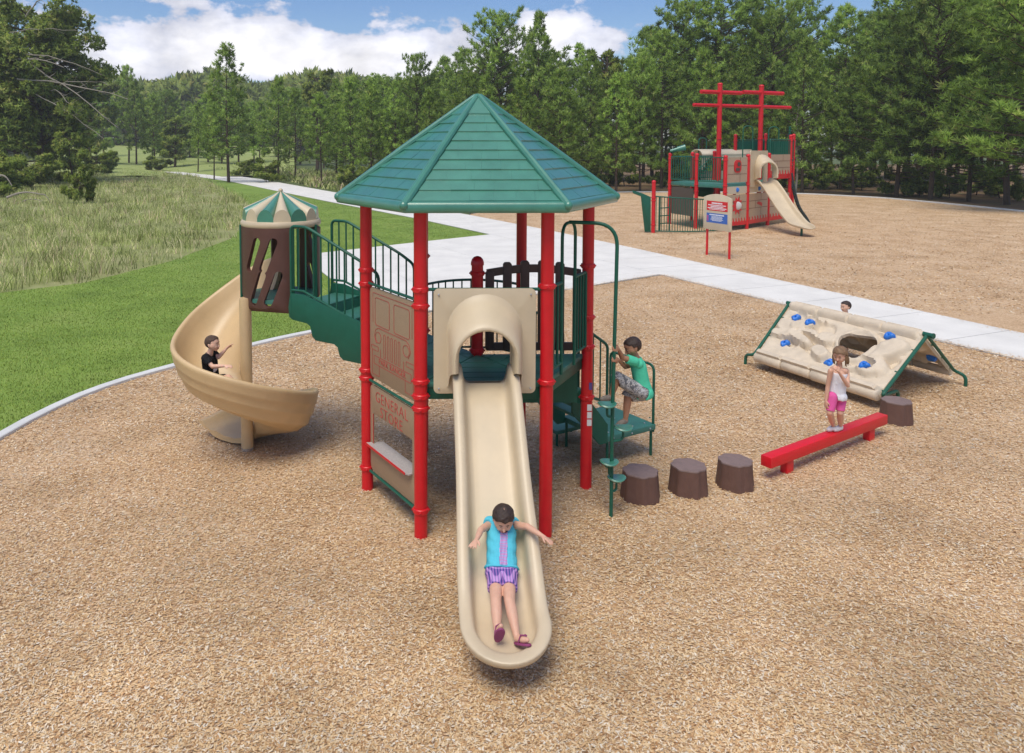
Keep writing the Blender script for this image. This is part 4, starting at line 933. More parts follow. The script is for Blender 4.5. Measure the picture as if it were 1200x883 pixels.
for a in (-.3, -.1, .1, .3):
    for b in (-.32, 0, .32): pl2.ball(pc_ + nd * a + td * b + Z * .402, .012, 6, 3)
for a in (-.3, 0, .3): pl2.ball(pc_ + nd * a - td * .412 + Z * .365, .012, 6, 4); pl2.ball(pc_ + nd * .402 + td * a + Z * .365, .012, 6, 4)
pl2.build('bolt', BOLT, plat)
for a, b in ((.36, -.37), (.36, .37), (-.36, .37), (-.36, -.37)): rod('leg', pc_ + nd * a + td * b + Z * -.1, pc_ + nd * a + td * b + Z * .36, .018, plat)
mb = MB(); c1 = pc_ + nd * .385; mb.tube(fillet([c1 - td * .38 + Z * .3, c1 - td * .38 + Z * 1.13, c1 + td * .38 + Z * 1.13, c1 + td * .38 + Z * .3], .09), .017, 10)
c2 = pc_ - td * .405; mb.tube(fillet([c2 + nd * .3 + Z * .5, c2 + nd * .3 + Z * .5, c2 + nd * .3 + Z * .5], .02), .01, 6)
mb.build('grab_rail', GREEN, plat)
ls = slab(pc_ + td * .60 - nd * .20, .55, .36, .21, .05, 'low_step')
for a, b in ((.24, .15), (-.24, .15), (-.24, -.14)): rod('leg', pc_ + td * (.60 + b) + nd * (-.2 + a) + Z * -.1, pc_ + td * (.60 + b) + nd * (-.2 + a) + Z * .18, .017, ls)

# stairs up to the turret
on = Vector((math.cos(R(150) + ROT), math.sin(R(150) + ROT), 0)); ot = Vector((-on.y, on.x, 0)); em = (Lp_ + BLp) / 2; em.z = 0   # ot points to the viewer's side
if ot.y > 0: ot = -ot
TZ = 1.93; SW = .40
for k in range(3):
    z = DK + (TZ - DK) * (k + 1) / 3.0; c = em + on * (.26 + k * .37)
    mb = MB(); mb.box(c + Z * (z - .02), (.39, SW * 2 - .03, .04), math.atan2(on.y, on.x)); t_ = sub('step', mb, DECK, bevel=.006)
    mb = MB(); mb.box(em + on * (.065 + k * .37) + Z * (z - .085), (.012, SW * 2 - .03, .10), math.atan2(on.y, on.x)); mb.build('riser', DECK, t_)
for s_ in (-1, 1):
    b_ = em + ot * (SW * s_); mb = MB(); q = []
    up_ = [(-.0, DK + .10), (.25, DK + .30), (1.05, TZ + .12), (1.25, TZ + .12)]
    dn_ = [(1.28, TZ - .05), (1.27, TZ - .17), (1.22, TZ - .20), (1.0, TZ - .22), (.95, TZ - .25), (.92, TZ - .37), (.87, TZ - .41), (.60, TZ - .42), (.55, TZ - .45), (.52, TZ - .55), (.47, TZ - .59), (.2, TZ - .60), (.1, TZ - .6), (0, TZ - .62)]
    q = [b_ + on * u + Z * v for u, v in up_ + dn_]
    vs = [p + ot * .014 for p in q] + [p - ot * .014 for p in q]; n = len(q); mb.plate([(u, v) for u, v in up_ + dn_][::-1], [], .028, lambda u, v, w: b_ + on * u + Z * v + ot * (w - .014)); sub('stringer', mb, GREEN, bevel=.005)
    tp = [(-.02, 0), (-.02, DK + .86), (.2, DK + .98), (1.00, TZ + .93), (1.24, TZ + .93), (1.24, 0)]
    if s_ < 0: tp = [(.0, 0), (.0, DK + .86), (.2, DK + .98), (1.00, TZ + .93), (1.24, TZ + .93), (1.24, 0)]
    zlow = lambda u: DK + .20 + (TZ + .16 - DK - .20) * min(1, max(0, (u - .05) / 1.0))
    ztop = lambda u: (DK + .86 + .12 * u / .2) if u < .2 else DK + .98 + (TZ + .93 - DK - .98) * min(1, (u - .2) / .82)
    pts = [b_ + on * tp[0][0] + Z * zlow(0)] + [b_ + on * u + Z * v for u, v in tp[1:5]] + [b_ + on * 1.24 + Z * (TZ - .1)]
    mb = MB(); mb.tube(fillet(pts, .07), .018, 10); mb.tube([b_ + on * u + Z * zlow(u) for u in (0, .3, .6, .9, 1.05, 1.24)], .015, 8); rl = sub('railing', mb, GREEN)
    for k in range(1, 11): u = 1.24 * k / 11; rod('baluster', b_ + on * u + Z * zlow(u), b_ + on * u + Z * ztop(u), .0105, rl)

# turret at the head of the spiral slide
TC = em + on * 1.83; TC.x += .07; TC.z = 0; TR = .50; TTOP = 2.82
mb = MB(); mb.lathe([(TR - .05, TZ - .06), (TR - .02, TZ - .05), (TR - .02, TZ), (.01, TZ)], (TC.x, TC.y, 0), 24); tur = sub('turret', mb, DECK)
def bent(a0, a1, z0, z1, holes, notch=None, name='turret_panel'):
    Rr = TR; L = R(a1 - a0) * Rr; mb = MB()
    def fn(u, v, w): a = R(a0) + u / Rr; return Vector((TC.x + (Rr + w) * math.cos(a), TC.y + (Rr + w) * math.sin(a), z0 + v))
    out = rrect(0, 0, L, z1 - z0, .02, 2) if not notch else notch(L, z1 - z0)
    mb.plate(out, holes(L), -.05, fn, grid=.07); return mb.build(name, BROWN, tur, bevel=0, ang=30)
ang_cam = math.degrees(math.atan2(-TC.y, -TC.x))        # direction from turret to viewer
def hl(L): 
    c = L * .5; a = R(-22)
    return [slot(c - .13, .72, .105, .46, a), slot(c + .09, .72, .105, .46, a), slot(c - .06, .31, .105, .46, a), slot(c + .15, .31, .105, .46, a)]
bent(-150, -64, 1.76, TTOP, hl)
bent(-18, 70, 1.86, TTOP, lambda L: [slot(L * .5 - .15, .62, .088, .42, R(-24)), slot(L * .5 + .10, .62, .088, .42, R(-24)), slot(L * .5 - .10, .26, .088, .34, R(-24)), slot(L * .5 + .15, .26, .088, .34, R(-24))])
bent(84, 118, 1.86, TTOP, lambda L: [])
bent(-176, -152, 1.95, TTOP, lambda L: [])
mb = MB()
for a in (-160, -62, -20, 76): mb = MB(); mb.tube([TC + Vector((TR * math.cos(R(a)), TR * math.sin(R(a)), 1.8)), TC + Vector((TR * math.cos(R(a)), TR * math.sin(R(a)), 2.83))], .02, 8); mb.build('turret_frame', GREEN, tur)
mb = MB(); mb.lathe([(TR - .02, 2.80), (TR - .005, 2.81), (TR + .005, 2.83), (TR + .005, 2.86), (TR - .01, 2.885), (TR - .05, 2.89)], (TC.x, TC.y, 0), 40); mb.build('canopy_rim', BEIGE, tur)
NF = 14
ap = Vector((TC.x, TC.y, 3.25))
CBE = mat('canopy_beige', (.62, .52, .36), .4, .5, 5, .05)
for k in range(NF):
    a = 2 * math.pi * (k + .5) / NF - R(90) + ROT; rad = Vector((math.cos(a), math.sin(a), 0)); tn = Vector((-math.sin(a), math.cos(a), 0)); rows_ = []
    for i in range(6):
        t = i / 5; c = lerp(ap, TC + rad * (TR - .035) + Z * 2.885, t); w = ((TR - .02) * math.tan(math.pi / NF)) * t * .99 + .001; hgt = .155 * t ** 1.1
        rows_.append([c + tn * (w * math.cos(R(b))) + Z * (hgt * math.sin(R(b))) for b in range(0, 181, 20)])
    mb = MB(); mb.grid(rows_); mb.add(rows_[-1], [tuple(range(len(rows_[-1])))]); mb.build('canopy_flute', ROOF if k % 2 else CBE, tur, ang=50)
mb = MB(); mb.ball(ap + Z * 0.0, .03, 10, 6); mb.build('canopy_tip', CBE, tur)

# spiral slide
PB = G(290, 527); PB.z = 0
mb = MB(); mb.lathe([(.075, -.1), (.075, 1.90), (.068, 1.93)], (PB.x, PB.y, 0), 20); sp = sub('spiral_slide', mb, SAND); sp['label'] = 'sand coloured spiral slide wound round its pole'
mb = MB(); mb.lathe([(.068, -.1), (.078, .02), (.078, .035)], (PB.x, PB.y, 0), 16); mb.build('pole_foot', BOLT, sp)
def bed(th):                                            # bed height by turned angle in degrees (90 = behind the pole)
    k = [(60, 1.90), (85, 1.84), (105, 1.66), (130, 1.40), (180, 1.0), (225, .88), (270, .73), (360, .27), (420, .14), (460, .13), (510, .10)]
    for (a, za), (b, zb_) in zip(k, k[1:]):
        if th <= b: t = (th - a) / (b - a); return za + (zb_ - za) * t
    return k[-1][1]
bz = lambda th: (bed(th - 14) + bed(th - 7) + bed(th) + bed(th + 7) + bed(th + 14)) / 5
rows = []
for i in range(75):
    th = 66 + i * 6; b = bz(min(max(th, 74), 505)); q = min(1, max(0, (th - 66) / 30)); hw = .46 * (1 if th < 380 else max(.25, 1 - (th - 380) / 160))
    end = max(0, (th - 440) / 70) 
    ro = (.86 - .10 * (1 - q)) if th < 430 else .86 - .03 * end; ri = .085
    pr_ = [(ri, .10), (ri + .012, .06), (ri + .05, .02), (.24, -.01), (.45, -.005), (.60, .03), (.70, .09), (.78, .20 ), (.835, .33), (.865, .44), (.88, .465), (.905, .475), (.928, .462), (.935, .435), (.925, .40), (.91, .33), (.905, .30), (.885, .28), (.872, .20), (.862, .17), (.835, .15), (.80, .05), (.785, .03), (.74, .01), (.66, -.045), (.5, -.07), (.3, -.075), (.12, -.05)]
    row = []
    for (r, h) in pr_:
        h2 = h * hw / .46 if h > .03 else h; r2 = r * ro / .90; a = R(th)
        row.append(Vector((PB.x + r2 * math.cos(a), PB.y + r2 * math.sin(a), max(.01, b + h2))))
    rows.append(row)
mb = MB(); mb.grid(rows, True); n = len(rows[0]); mb.add(rows[0], [tuple(range(n))]); mb.add(rows[-1], [tuple(range(n))])
ch = mb.build('chute', SAND, sp, ang=60)

# ------------------------------------------------------------------ stumps, beam, climbing wall, sign
def stump(px, base, label, seed, r=.205, h=.30):
    g = G(px, base); o = thing('stump_step', label, 'stepping stump', g, 'brown stump steps'); rd = random.Random(seed); ph = rd.uniform(0, 6)
    def prof(z, k, f): 
        out = []
        for i in range(48):
            a = 6.2832 * i / 48; w = 1 + .045 * math.sin(7 * a + ph) + .02 * math.sin(12 * a + ph * 2); out.append(Vector((g.x + f * w * math.cos(a), g.y + f * w * math.sin(a), z)))
        return out
    mb = MB(); mb.grid([prof(z, 0, f) for z, f in ((-.02, r * 1.03), (.05, r * .99), (.15, r * .945), (h - .03, r * .9), (h - .012, r * .895))], True); mb.build('body', STUMP, o, ang=50)
    mb = MB(); rows = [prof(h - .014, 0, r * .905), prof(h, 0, r * .895)] + [prof(h + .004 * (i % 2), 0, r * (.85 - .085 * i)) for i in range(10)]; mb.grid(rows, True); mb.add(rows[-1], [tuple(range(48))]); mb.build('top', STUMPTOP, o, ang=50)
stump(750, 583, 'brown stump step nearest the green pod climber pole', 1)
stump(806.5, 576, 'middle brown stump step of the row of three', 2)
stump(861, 569.5, 'brown stump step nearest the low end of the red beam', 3, r=.2)
stump(1050, 494, 'brown stump step behind the far end of the red beam by the climbing wall', 4)
L1, L2 = G(922, 553), G(1018, 515); bd = (L2 - L1).normalized(); bm_o = thing('balance_beam', 'long red balance beam standing on two short legs', 'balance beam', L1)
a_ = math.atan2(bd.y, bd.x); ends = (G(903, 545, .2) , G(1036, 492, .2)); ea = L1 + bd * (ends[0] - L1).dot(bd); eb = L1 + bd * (ends[1] - L1).dot(bd)
BR_ = mat('red_beam_coat', (.68, .008, .018), .42, .5, 9, .06, .05, 300)
mb = MB(); mb.box((ea + eb) / 2 + Vector((0, 0, .215)), ((eb - ea).length, .135, .125), a_); mb.build('beam', BR_, bm_o, bevel=.008)
for q in (L1, L2): mb = MB(); mb.box(q + Vector((0, 0, .03)), (.13, .09, .26), a_); mb.build('leg', BR_, bm_o, bevel=.006)

# A-frame climbing wall
RL = ray(927, 358); RL = Vector((0, 0, HC)) + RL * ((.93 - HC) / RL.z); RR_ = G(1083, 394, .93); BL_ = G(886, 417, .22); BR2 = G(1030, 463, .22)
BKR = G(1115, 434, .22); BKL = BKR + (RL - RR_); 
wall = thing('climbing_wall', 'sand coloured A-frame rock climbing wall with blue holds and a round hole', 'climbing wall', (BL_ + BR2) / 2 * 1 - Vector((0, 0, .22)))
def panel(P00, P10, P01, P11, hole, name, seed, label=None, hf=1.0):
    """P00-P10 along the bottom, P01-P11 along the ridge; bulges outwards along the panel's normal"""
    nu, nv = 110, 54; nrm = (P10 - P00).cross(P01 - P00).normalized(); nrm = nrm if nrm.z > 0 else -nrm
    W = (P10 - P00).length; H = (P01 - P00).length
    def base(u, v): return (P00.lerp(P10, u)).lerp(P01.lerp(P11, u), v)
    rd = random.Random(seed); bumps = [(rd.uniform(.08, .95), rd.uniform(.15, .85), rd.uniform(.10, .24), rd.uniform(.05, .11), rd.uniform(-.9, .9), rd.choice((1, 1, 1, -.7)) * rd.uniform(.065, .12)) for _ in range(26)]
    def hgt(u, v):
        x, y = u * W, v * H; h = noise.fractal(Vector((x * 1.6, y * 2.0, seed)), 1.0, 2.0, 3) * .022
        hm = 0
        for bu, bv, br, bs, ba, bh in bumps:
            dx, dy = x - bu * W, y - bv * H; ca, sa = math.cos(ba), math.sin(ba); q = abs(dx * ca + dy * sa) / (br * 1.3); w = abs(-dx * sa + dy * ca) / (bs * 1.5); e = (q ** 3 + w ** 3) ** (1 / 3)
            if e < 1.15: hb_ = bh * min(1, max(0, (1.15 - e) / .25)) ** .7; hm = max(hm, hb_) if bh > 0 else min(hm, hb_)
        h += hm
        for vc, rr_ in ((.015, .12), (.985, .10)):     # log-like rolls along both long edges
            k = (v - vc) * H / rr_; kk = 1 - k * k
            if kk > 0: h = max(h, math.sqrt(kk) * rr_ - .03 * (1 if abs((u * 4.1 + vc) % 1 - .5) > .47 else 0))
        edge = min(u, 1 - u) * W
        if edge < .05: h *= edge / .05
        if hole:
            d = math.hypot((u - hole[0]) * W / hole[2], (v - hole[1]) * H / hole[3])
            h = h * min(1, max(.25, (d - 1) / .5)) + .05 * math.exp(-((d - 1.1) / .16) ** 2)
        return h * hf
    top = {}; mb = MB(); vs = []; fs = []; idx = {}
    def vert(i, j):
        if (i, j) in idx: return idx[(i, j)]
        u, v = i / nu, j / nv
        if hole:
            dx, dy = (u - hole[0]) * W, (v - hole[1]) * H; an = math.atan2(dy, dx); lim = 1 + .1 * math.sin(2 * an + 1) + .07 * math.sin(3 * an); d = math.hypot(dx / hole[2], dy / hole[3]) / lim
            if d < 1.12 and d > .82: s = 1.0 / d if d < 1.0 else 1; u, v = hole[0] + dx * s / W, hole[1] + dy * s / H
        p = base(u, v) + nrm * (hgt(u, v)); idx[(i, j)] = len(vs); vs.append(p); return idx[(i, j)]
    def dead(i, j):
        if not hole: return False
        u, v = (i + .5) / nu, (j + .5) / nv; dx, dy = (u - hole[0]) * W, (v - hole[1]) * H; an = math.atan2(dy, dx); lim = 1 + .1 * math.sin(2 * an + 1) + .07 * math.sin(3 * an)
        return math.hypot(dx / hole[2], dy / hole[3]) / lim < .93
    for i in range(nu):
        for j in range(nv):
            if not dead(i, j): fs.append((vert(i, j), vert(i + 1, j), vert(i + 1, j + 1), vert(i, j + 1)))
    n = len(vs); cnt = {}
    for f in fs:
        for k in range(4):
            a, b = f[k], f[(k + 1) % 4]
            if (b, a) in cnt: cnt.pop((b, a))
            else: cnt[(a, b)] = 1
    vs2 = vs + [p - nrm * .055 for p in vs]; fs2 = fs + [tuple(k + n for k in reversed(f)) for f in fs] + [(a, a + n, b + n, b) for a, b in cnt]
    mb.add(vs2, fs2); o = mb.build(name, ROCKP, wall, ang=50)
    if label: o['label'] = label
    return base, nrm, hgt
def rolls(A0, A1, rr_, n, nm):
    for i in range(n):
        a, b = A0.lerp(A1, i / n + .004), A0.lerp(A1, (i + 1) / n - .004); rq = rr_ * (1, .93, 1.04, .96)[i % 4]; mb = MB(); mb.tube([a, a.lerp(b, .03), a.lerp(b, .5), a.lerp(b, .97), b], [rq * .85, rq, rq * .97, rq, rq * .85], 14); mb.build('edge_roll', ROCKP, wall, ang=60)
rolls(BL_ - Vector((0, 0, .015)), BR2 - Vector((0, 0, .015)), .088, 4, 0); rolls(BKL - Vector((0, 0, .03)), BKR - Vector((0, 0, .03)), .07, 4, 0); rolls(RL + Vector((0, 0, .0)), RR_ + Vector((0, 0, .0)), .075, 4, 0)
fr = panel(BL_, BR2, RL, RR_, (.655, .60, .255, .33), 'rock_panel', 3, 'front rock panel with a round hole')
bk = panel(BKL, BKR, RL, RR_, None, 'rock_panel', 8, 'rear rock panel seen from inside')
def hold(p, nrm, seed, m=BLUE):
    rd = random.Random(seed); M = frame_z(nrm).to_3x3(); rows = []; rr_ = [(0, -.02), (.072, -.02), (.074, .02), (.058, .045), (.028, .052), (.016, .046), (.012, .022), (.0, .02)]; ph = rd.uniform(0, 6)
    for r, z in rr_: rows.append([p + M @ Vector((r * (1 + .22 * math.sin(3 * a + ph) + .1 * math.sin(2 * a)) * math.cos(a) * 1.0, r * (1 + .22 * math.sin(3 * a + ph)) * math.sin(a), z * (1 + .25 * math.sin(2 * a + ph)) - .006)) for a in [6.2832 * k / 14 for k in range(14)]])
    mb = MB(); mb.grid(rows, True); mb.build('climbing_hold', m, wall, ang=50)
def on_panel(px, py, P0, nrm):
    d = ray(px, py); o = Vector((0, 0, HC)); t = (P0 - o).dot(nrm) / d.dot(nrm); return o + d * t
W_ = (BR2 - BL_).length
def solve_h(pan, P0, P1, P2, px, py):
    base, nrm, hg = pan; p = on_panel(px, py, P0, nrm); e1 = P1 - P0; e2 = P2 - P0; w = p - P0; a, b, c = e1.dot(e1), e1.dot(e2), e2.dot(e2); d1, d2 = w.dot(e1), w.dot(e2); det = a * c - b * b; u, v = (c * d1 - b * d2) / det, (a * d2 - b * d1) / det
    return p + nrm * max(0, max(hg(min(1, max(0, u + a_)), min(1, max(0, v + b_))) for a_ in (-.02, 0, .02) for b_ in (-.05, 0, .05)) - .01), nrm
for i, (px, py) in enumerate([(932.5, 373), (951.5, 384), (919.5, 403), (1045, 400), (1015.5, 434), (972, 426)]):
    p, nn = solve_h(fr, BL_, BR2, RL, px, py); hold(p, nn, i)
for i, (u, v) in enumerate([(.62, .45), (.95, .40)]): p = bk[0](u, v); hold(p - bk[1] * .055 + bk[1] * min(0, bk[2](u, v)), -bk[1], 20 + i)
def Zv(z): return Vector((0, 0, z))
foots = {}
for k, (b, r_, fpx, ext) in enumerate(((BL_, RL, G(873.5, 427), 0), (BR2, RR_, G(1052, 471), 0), (BKR, RR_, G(1131.5, 453), 0), (BKL, RL, None, 0))):
    out = (b - r_); out.z = 0; out.normalize(); foot = fpx if fpx is not None else b + out * .28
    foot = Vector((foot.x, foot.y, -.1)); along = (RR_ - RL).normalized(); of_ = along * (.045 if k in (1, 2) else -.045)
    mb = MB(); mb.tube(fillet([r_ + of_ + Zv(.02), b + of_ + Zv(.0), Vector((foot.x, foot.y, .17)) , foot], .09, 7), .026, 10); mb.build('frame_leg', GREEN, wall)
    for t in (.25, .62, .93):
        q = lerp(r_ + of_, b + of_, t); mb = MB(); mb.tube([q, q - of_ * 1.6], .012, 6); mb.build('bracket', GREEN, wall)
mb = MB(); al = (RR_ - RL).normalized(); mb.tube([RL - al * .09 + Zv(.03), RL + al * .03 + Zv(.03)], .034, 12); mb.build('ridge_pipe', GREEN, wall)
mb = MB(); mb.tube([RR_ - al * .02 + Zv(.03), RR_ + al * .13 + Zv(.03)], .036, 12); mb.build('ridge_pipe', GREEN, wall)
mb = MB(); mb.tube([RR_ + al * .13 + Zv(.03), RR_ + al * .15 + Zv(.03)], .043, 12); mb.build('end_cap', GREEN, wall)

# information sign
s1, s2 = G(828.3, 299), G(854.5, 304); 
sd_ = (s2 - s1).normalized(); sn = Vector((sd_.y, -sd_.x, 0)); sn = sn if sn.y < 0 else -sn; sw = (s2 - s1).length
sg = thing('playground_sign', 'tan playground notice board with red and blue notices on two red legs', 'sign', s1)
for q in (s1, s2): mb = MB(); mb.lathe([(.042, -.1), (.042, 1.6)], (q.x, q.y, 0), 10); mb.build('leg', RED, sg)
def sp_(u, v, w): return s1 + sd_ * u + Vector((0, 0, v)) + sn * (.05 + w)
u0, u1 = -.10, sw + .16
out = [(u0 + .04, .93), (u1 - .04, .93), (u1, .97), (u1, 2.05)] + [(u1 - (u1 - u0) * (i / 10), 2.05 + .13 * math.sin(math.pi * i / 10) ** .8) for i in range(1, 10)] + [(u0, 2.05), (u0, .97)]
mb = MB(); mb.plate(out, [], .05, sp_); mb.build('board', BEIGE, sg, bevel=.01)
PB_ = mat('blue_print', (.035, .12, .42), .45)
for nm, v0, v1, m in (('red_notice', 1.60, 1.93, RED), ('blue_notice', 1.18, 1.51, PB_)):
    mb = MB(); mb.plate([(u0 + .17, v0), (u1 - .17, v0), (u1 - .17, v1), (u0 + .17, v1)], [], .006, lambda u, v, w: sp_(u, v, w + .051)); nt_ = mb.build(nm, m, sg, False)
    rd = random.Random(3); mb = MB(); lines = [(.045, .05, .5), (.125, .03, .85), (.175, .03, .6), (.225, .03, .9), (.275, .02, .75)] if m is RED else [(.035, .04, .7), (.1, .018, .5), (.135, .018, .55), (.17, .018, .5), (.205, .018, .6), (.24, .018, .45)]
    for dy, hh, frac in lines:
        wd = (u1 - u0 - .34) * frac; c = (u0 + u1) / 2; x = c - wd / 2
        while x < c + wd / 2:
            w_ = rd.uniform(.02, .06); mb.plate([(x, v1 - dy - hh), (min(x + w_, c + wd / 2), v1 - dy - hh), (min(x + w_, c + wd / 2), v1 - dy), (x, v1 - dy)], [], .003, lambda u, v, w: sp_(u, v, w + .0575)); x += w_ + .012
    t = mb.build('print', WHITE, nt_, False); t['kind'] = 'stuff'
    if m is PB_:
        mb = MB(); mb.plate([(u0 + .19, 1.23), (u0 + .27, 1.23), (u0 + .27, 1.43), (u0 + .19, 1.43)], [], .003, lambda u, v, w: sp_(u, v, w + .0575)); mb.build('pink_picture', mat('pink_print', (.4, .08, .25), .5), nt_, False)

# ------------------------------------------------------------------ ship shaped play structure in the distance
def gp(px, py): v = G(px, py); return Vector((v.x, v.y, 0))
sA, sB, sD, sE = gp(765.3, 273), gp(784.2, 262.8), gp(815.1, 268.3), gp(848.6, 271.5)
sG, sH = gp(874.9, 268.5), gp(899.3, 264.3)
sI = gp(924.3, 260.3); sC = gp(810.2, 258.8); sF = gp(835.7, 258.5); sJ = gp(927.6, 257.5); sK = gp(859.9, 256.5); sL = gp(895, 254.5); M1 = gp(840.6, 259.5); M2 = gp(888.8, 257.0)
ship = thing('ship_play_structure', 'ship shaped playground structure with two red masts, far across the wood chips', 'play structure', (sG + sE) / 2)
SD = 2.10; RS = .085
COLBIG = COLLAR
def spost(q, z1, cols, r=RS, m=None): return post(q.x, q.y, -.1, z1, ship, cols, r=r, dome=True)
spost(sA, 2.28, (1.55, 1.42, .35))
for q, z in ((sB, 3.46), (sD, 3.46), (sE, 3.38), (sG, 3.42), (sH, 3.46), (sC, 3.48), (sF, 3.55)): spost(q, z, (3.2, 2.05, 1.75, .9) if q not in (sC, sF) else (3.2, 2.05))
for q, z in ((sI, 4.36), (sJ, 4.42), (sK, 4.42), (sL, 4.48)): spost(q, z, (4.1, 3.2, 2.9, 2.1))
for q, z in ((M1, 6.98), (M2, 6.98)): spost(q, z, (4.2, 3.3), r=.12)
sx_ = (M2 - M1).normalized()
def yard(c, z, l0, l1, r=.105): mb = MB(); mb.tube([c + sx_ * l0 + Zv(z), c + sx_ * l0 * .99 + Zv(z), c + sx_ * l1 * .99 + Zv(z), c + sx_ * l1 + Zv(z)], [r * .55, r, r, r * .55], 12); mb.build('yard', RED, ship)
def len_px(q, px): return ((px - CX) / F * q.y - q.x) / sx_.x * 1.0
# widths read along the line of the masts
def onmast(px):                                         # parameter along M1->M2 seen at px
    k = (px - CX) / F; return (k * M1.y - M1.x) / (sx_.x - k * sx_.y)
zt = AT(843, 108.5, M1.y).z; zt2 = AT(892, 109, M2.y).z; zl = AT(868, 124, M1.y).z
yard(M1, zt, onmast(819.5), onmast(866.8)); yard(M1, zt2, onmast(869), onmast(916)); yard(M1, zl, onmast(811), onmast(925), .09)
def sdeck(pts, z, h=.16): mb = MB(); P_ = [(p.x, p.y) for p in pts]; ar_ = sum(P_[i - 1][0] * P_[i][1] - P_[i][0] * P_[i - 1][1] for i in range(len(P_))); mb.prism(P_ if ar_ > 0 else P_[::-1], z - h, z); return mb.build('deck_panel', DECK, ship, bevel=.01)
sdeck([sB, sD, sF, sC], SD); sdeck([sD, sE, M1 + (sF - M1) * .5, sF], SD - .003); sdeck([sE, sG, sK, M1], SD - .006); sdeck([sG, sH, sL, sK], SD - .009); sdeck([sH, sI, sJ, sL], 2.95)
for a, b, n, z in ((sB, sD, 9, SD), (sD, sE, 10, SD), (sB, sC, 8, SD), (sC, sF, 7, SD)): 
    e = (b - a).normalized(); railing(a + e * .1, b - e * .1, z + 1.22, z + 1.22, z + .12, z + .12, n, ship, r=.025, rbal=.016, rc=.03)
TAN2 = mat('hull_tan_board', (.47, .35, .24), .5, .4, 12, .08)
def board(a, b, z0, z1, m=TAN2, name='hull_board', inset=.1, th=.03, out_=.03, rnd=.04):
    e = (b - a).normalized(); nrm = Vector((e.y, -e.x, 0)); nrm = nrm if nrm.y < 0 else -nrm; L = (b - a).length
    fn = lambda u, v, w: a + e * u + Zv(v) + nrm * (out_ + w - .03)
    mb = MB(); mb.plate(rrect(inset, z0, L - inset, z1, rnd, 2), [], th, fn); o = mb.build(name, m, ship); return o, (lambda u, v, w: fn(u, v, w + th)), L
SEAM = mat('seam_print', (.16, .05, .035), .5)
def planks(o, fn, L, z0, z1, n=4):
    mb = MB()
    for i in range(1, n): z = z0 + (z1 - z0) * i / n; ribbon(mb, [(.14, z), (L - .14, z)], .022, fn)
    for i in range(n): u = L * (.35 if i % 2 else .62); ribbon(mb, [(u, z0 + (z1 - z0) * i / n), (u, z0 + (z1 - z0) * (i + 1) / n)], .022, fn)
    mb.build('plank_seams', SEAM, o, False)
def wave(o, fn, L, z, h=.34):
    pts = [(.1, z), (L - .1, z)]; n = 7; w = (L - .2) / n; up = []
    for i in range(n):
        x = L - .1 - i * w; up += [(x, z + h * .45), (x - w * .15, z + h * .5), (x - w * .45, z + h * .55), (x - w * .62, z + h * .95), (x - w * .8, z + h), (x - w * .72, z + h * .7), (x - w * .99, z + h * .45)]
    mb = MB(); mb.plate(pts + up, [], .02, fn); mb.build('wave_trim', RED, o, False)
o, f_, L = board(sE, sG, SD + .08, 3.32); planks(o, f_, L, SD + .08, 3.32, 3)
c = L / 2; mb = MB(); wv = rrect(c - .27, 2.62, c + .27, 3.2, .2, 4); mb.plate(wv, [], .03, f_); we = mb.build('ship_window', RED, o, False)
mb = MB(); mb.plate(rrect(c - .05, 2.92, c + .18, 3.1, .08, 4), [], .02, lambda u, v, w: f_(u, v, w + .03)); mb.plate(rrect(c - .17, 2.7, c + .12, 2.84, .03, 2), [], .02, lambda u, v, w: f_(u, v, w + .03)); mb.build('window_pattern', TAUPE, we, False)
o, f_, L = board(sH, sI, SD + .35, 3.42); planks(o, f_, L, SD + .35, 3.42, 3); wave(o, f_, L, SD + .12, .42)
o, f_, L = board(sE, sG, .28, 1.62); planks(o, f_, L, .6, 1.62, 3); wave(o, f_, L, .22)
c = L * .52; mb = MB(); sun_ = [((c + (.26 if i % 2 else .42) * math.cos(i * .3142)), 1.12 + (.26 if i % 2 else .42) * math.sin(i * .3142)) for i in range(20)]; mb.plate(sun_, [], .02, f_); s_o = mb.build('sun_emblem', RED, o, False)
mb = MB(); mb.ball(f_(c, 1.12, .03), (.19, .06, .19), 14, 8); mb.build('bubble_window', mat('bubble', (.6, .6, .58), .15), o)
o, f_, L = board(sG, sH, .28, 1.62); planks(o, f_, L, .6, 1.62, 3); wave(o, f_, L, .22)
mb = MB(); mb.plate([(L * .42, 1.15), (L * .52, 1.22), (L * .66, 1.14), (L * .66, .98), (L * .58, 1.04), (L * .5, 1.08)], [], .02, f_); mb.build('fish_emblem', RED, o, False)
o, f_, L = board(sH, sI, .28, 1.5); planks(o, f_, L, .6, 1.5, 3); wave(o, f_, L, .22)
for a, b in ((sE, sG), (sG, sH)):
    o, f_, L = board(a, b, 1.66, 2.0, mat('cream_board', (.6, .52, .38), .5), 'dial_board')
    mb = MB(); mb.ball(f_(L * .5, 1.84, .0), (.11, .05, .11), 14, 8); mb.build('dial', BLUE, o)
o, f_, L = board(sB, sD, .55, 1.85, TAUPE, 'dark_board', inset=.2)
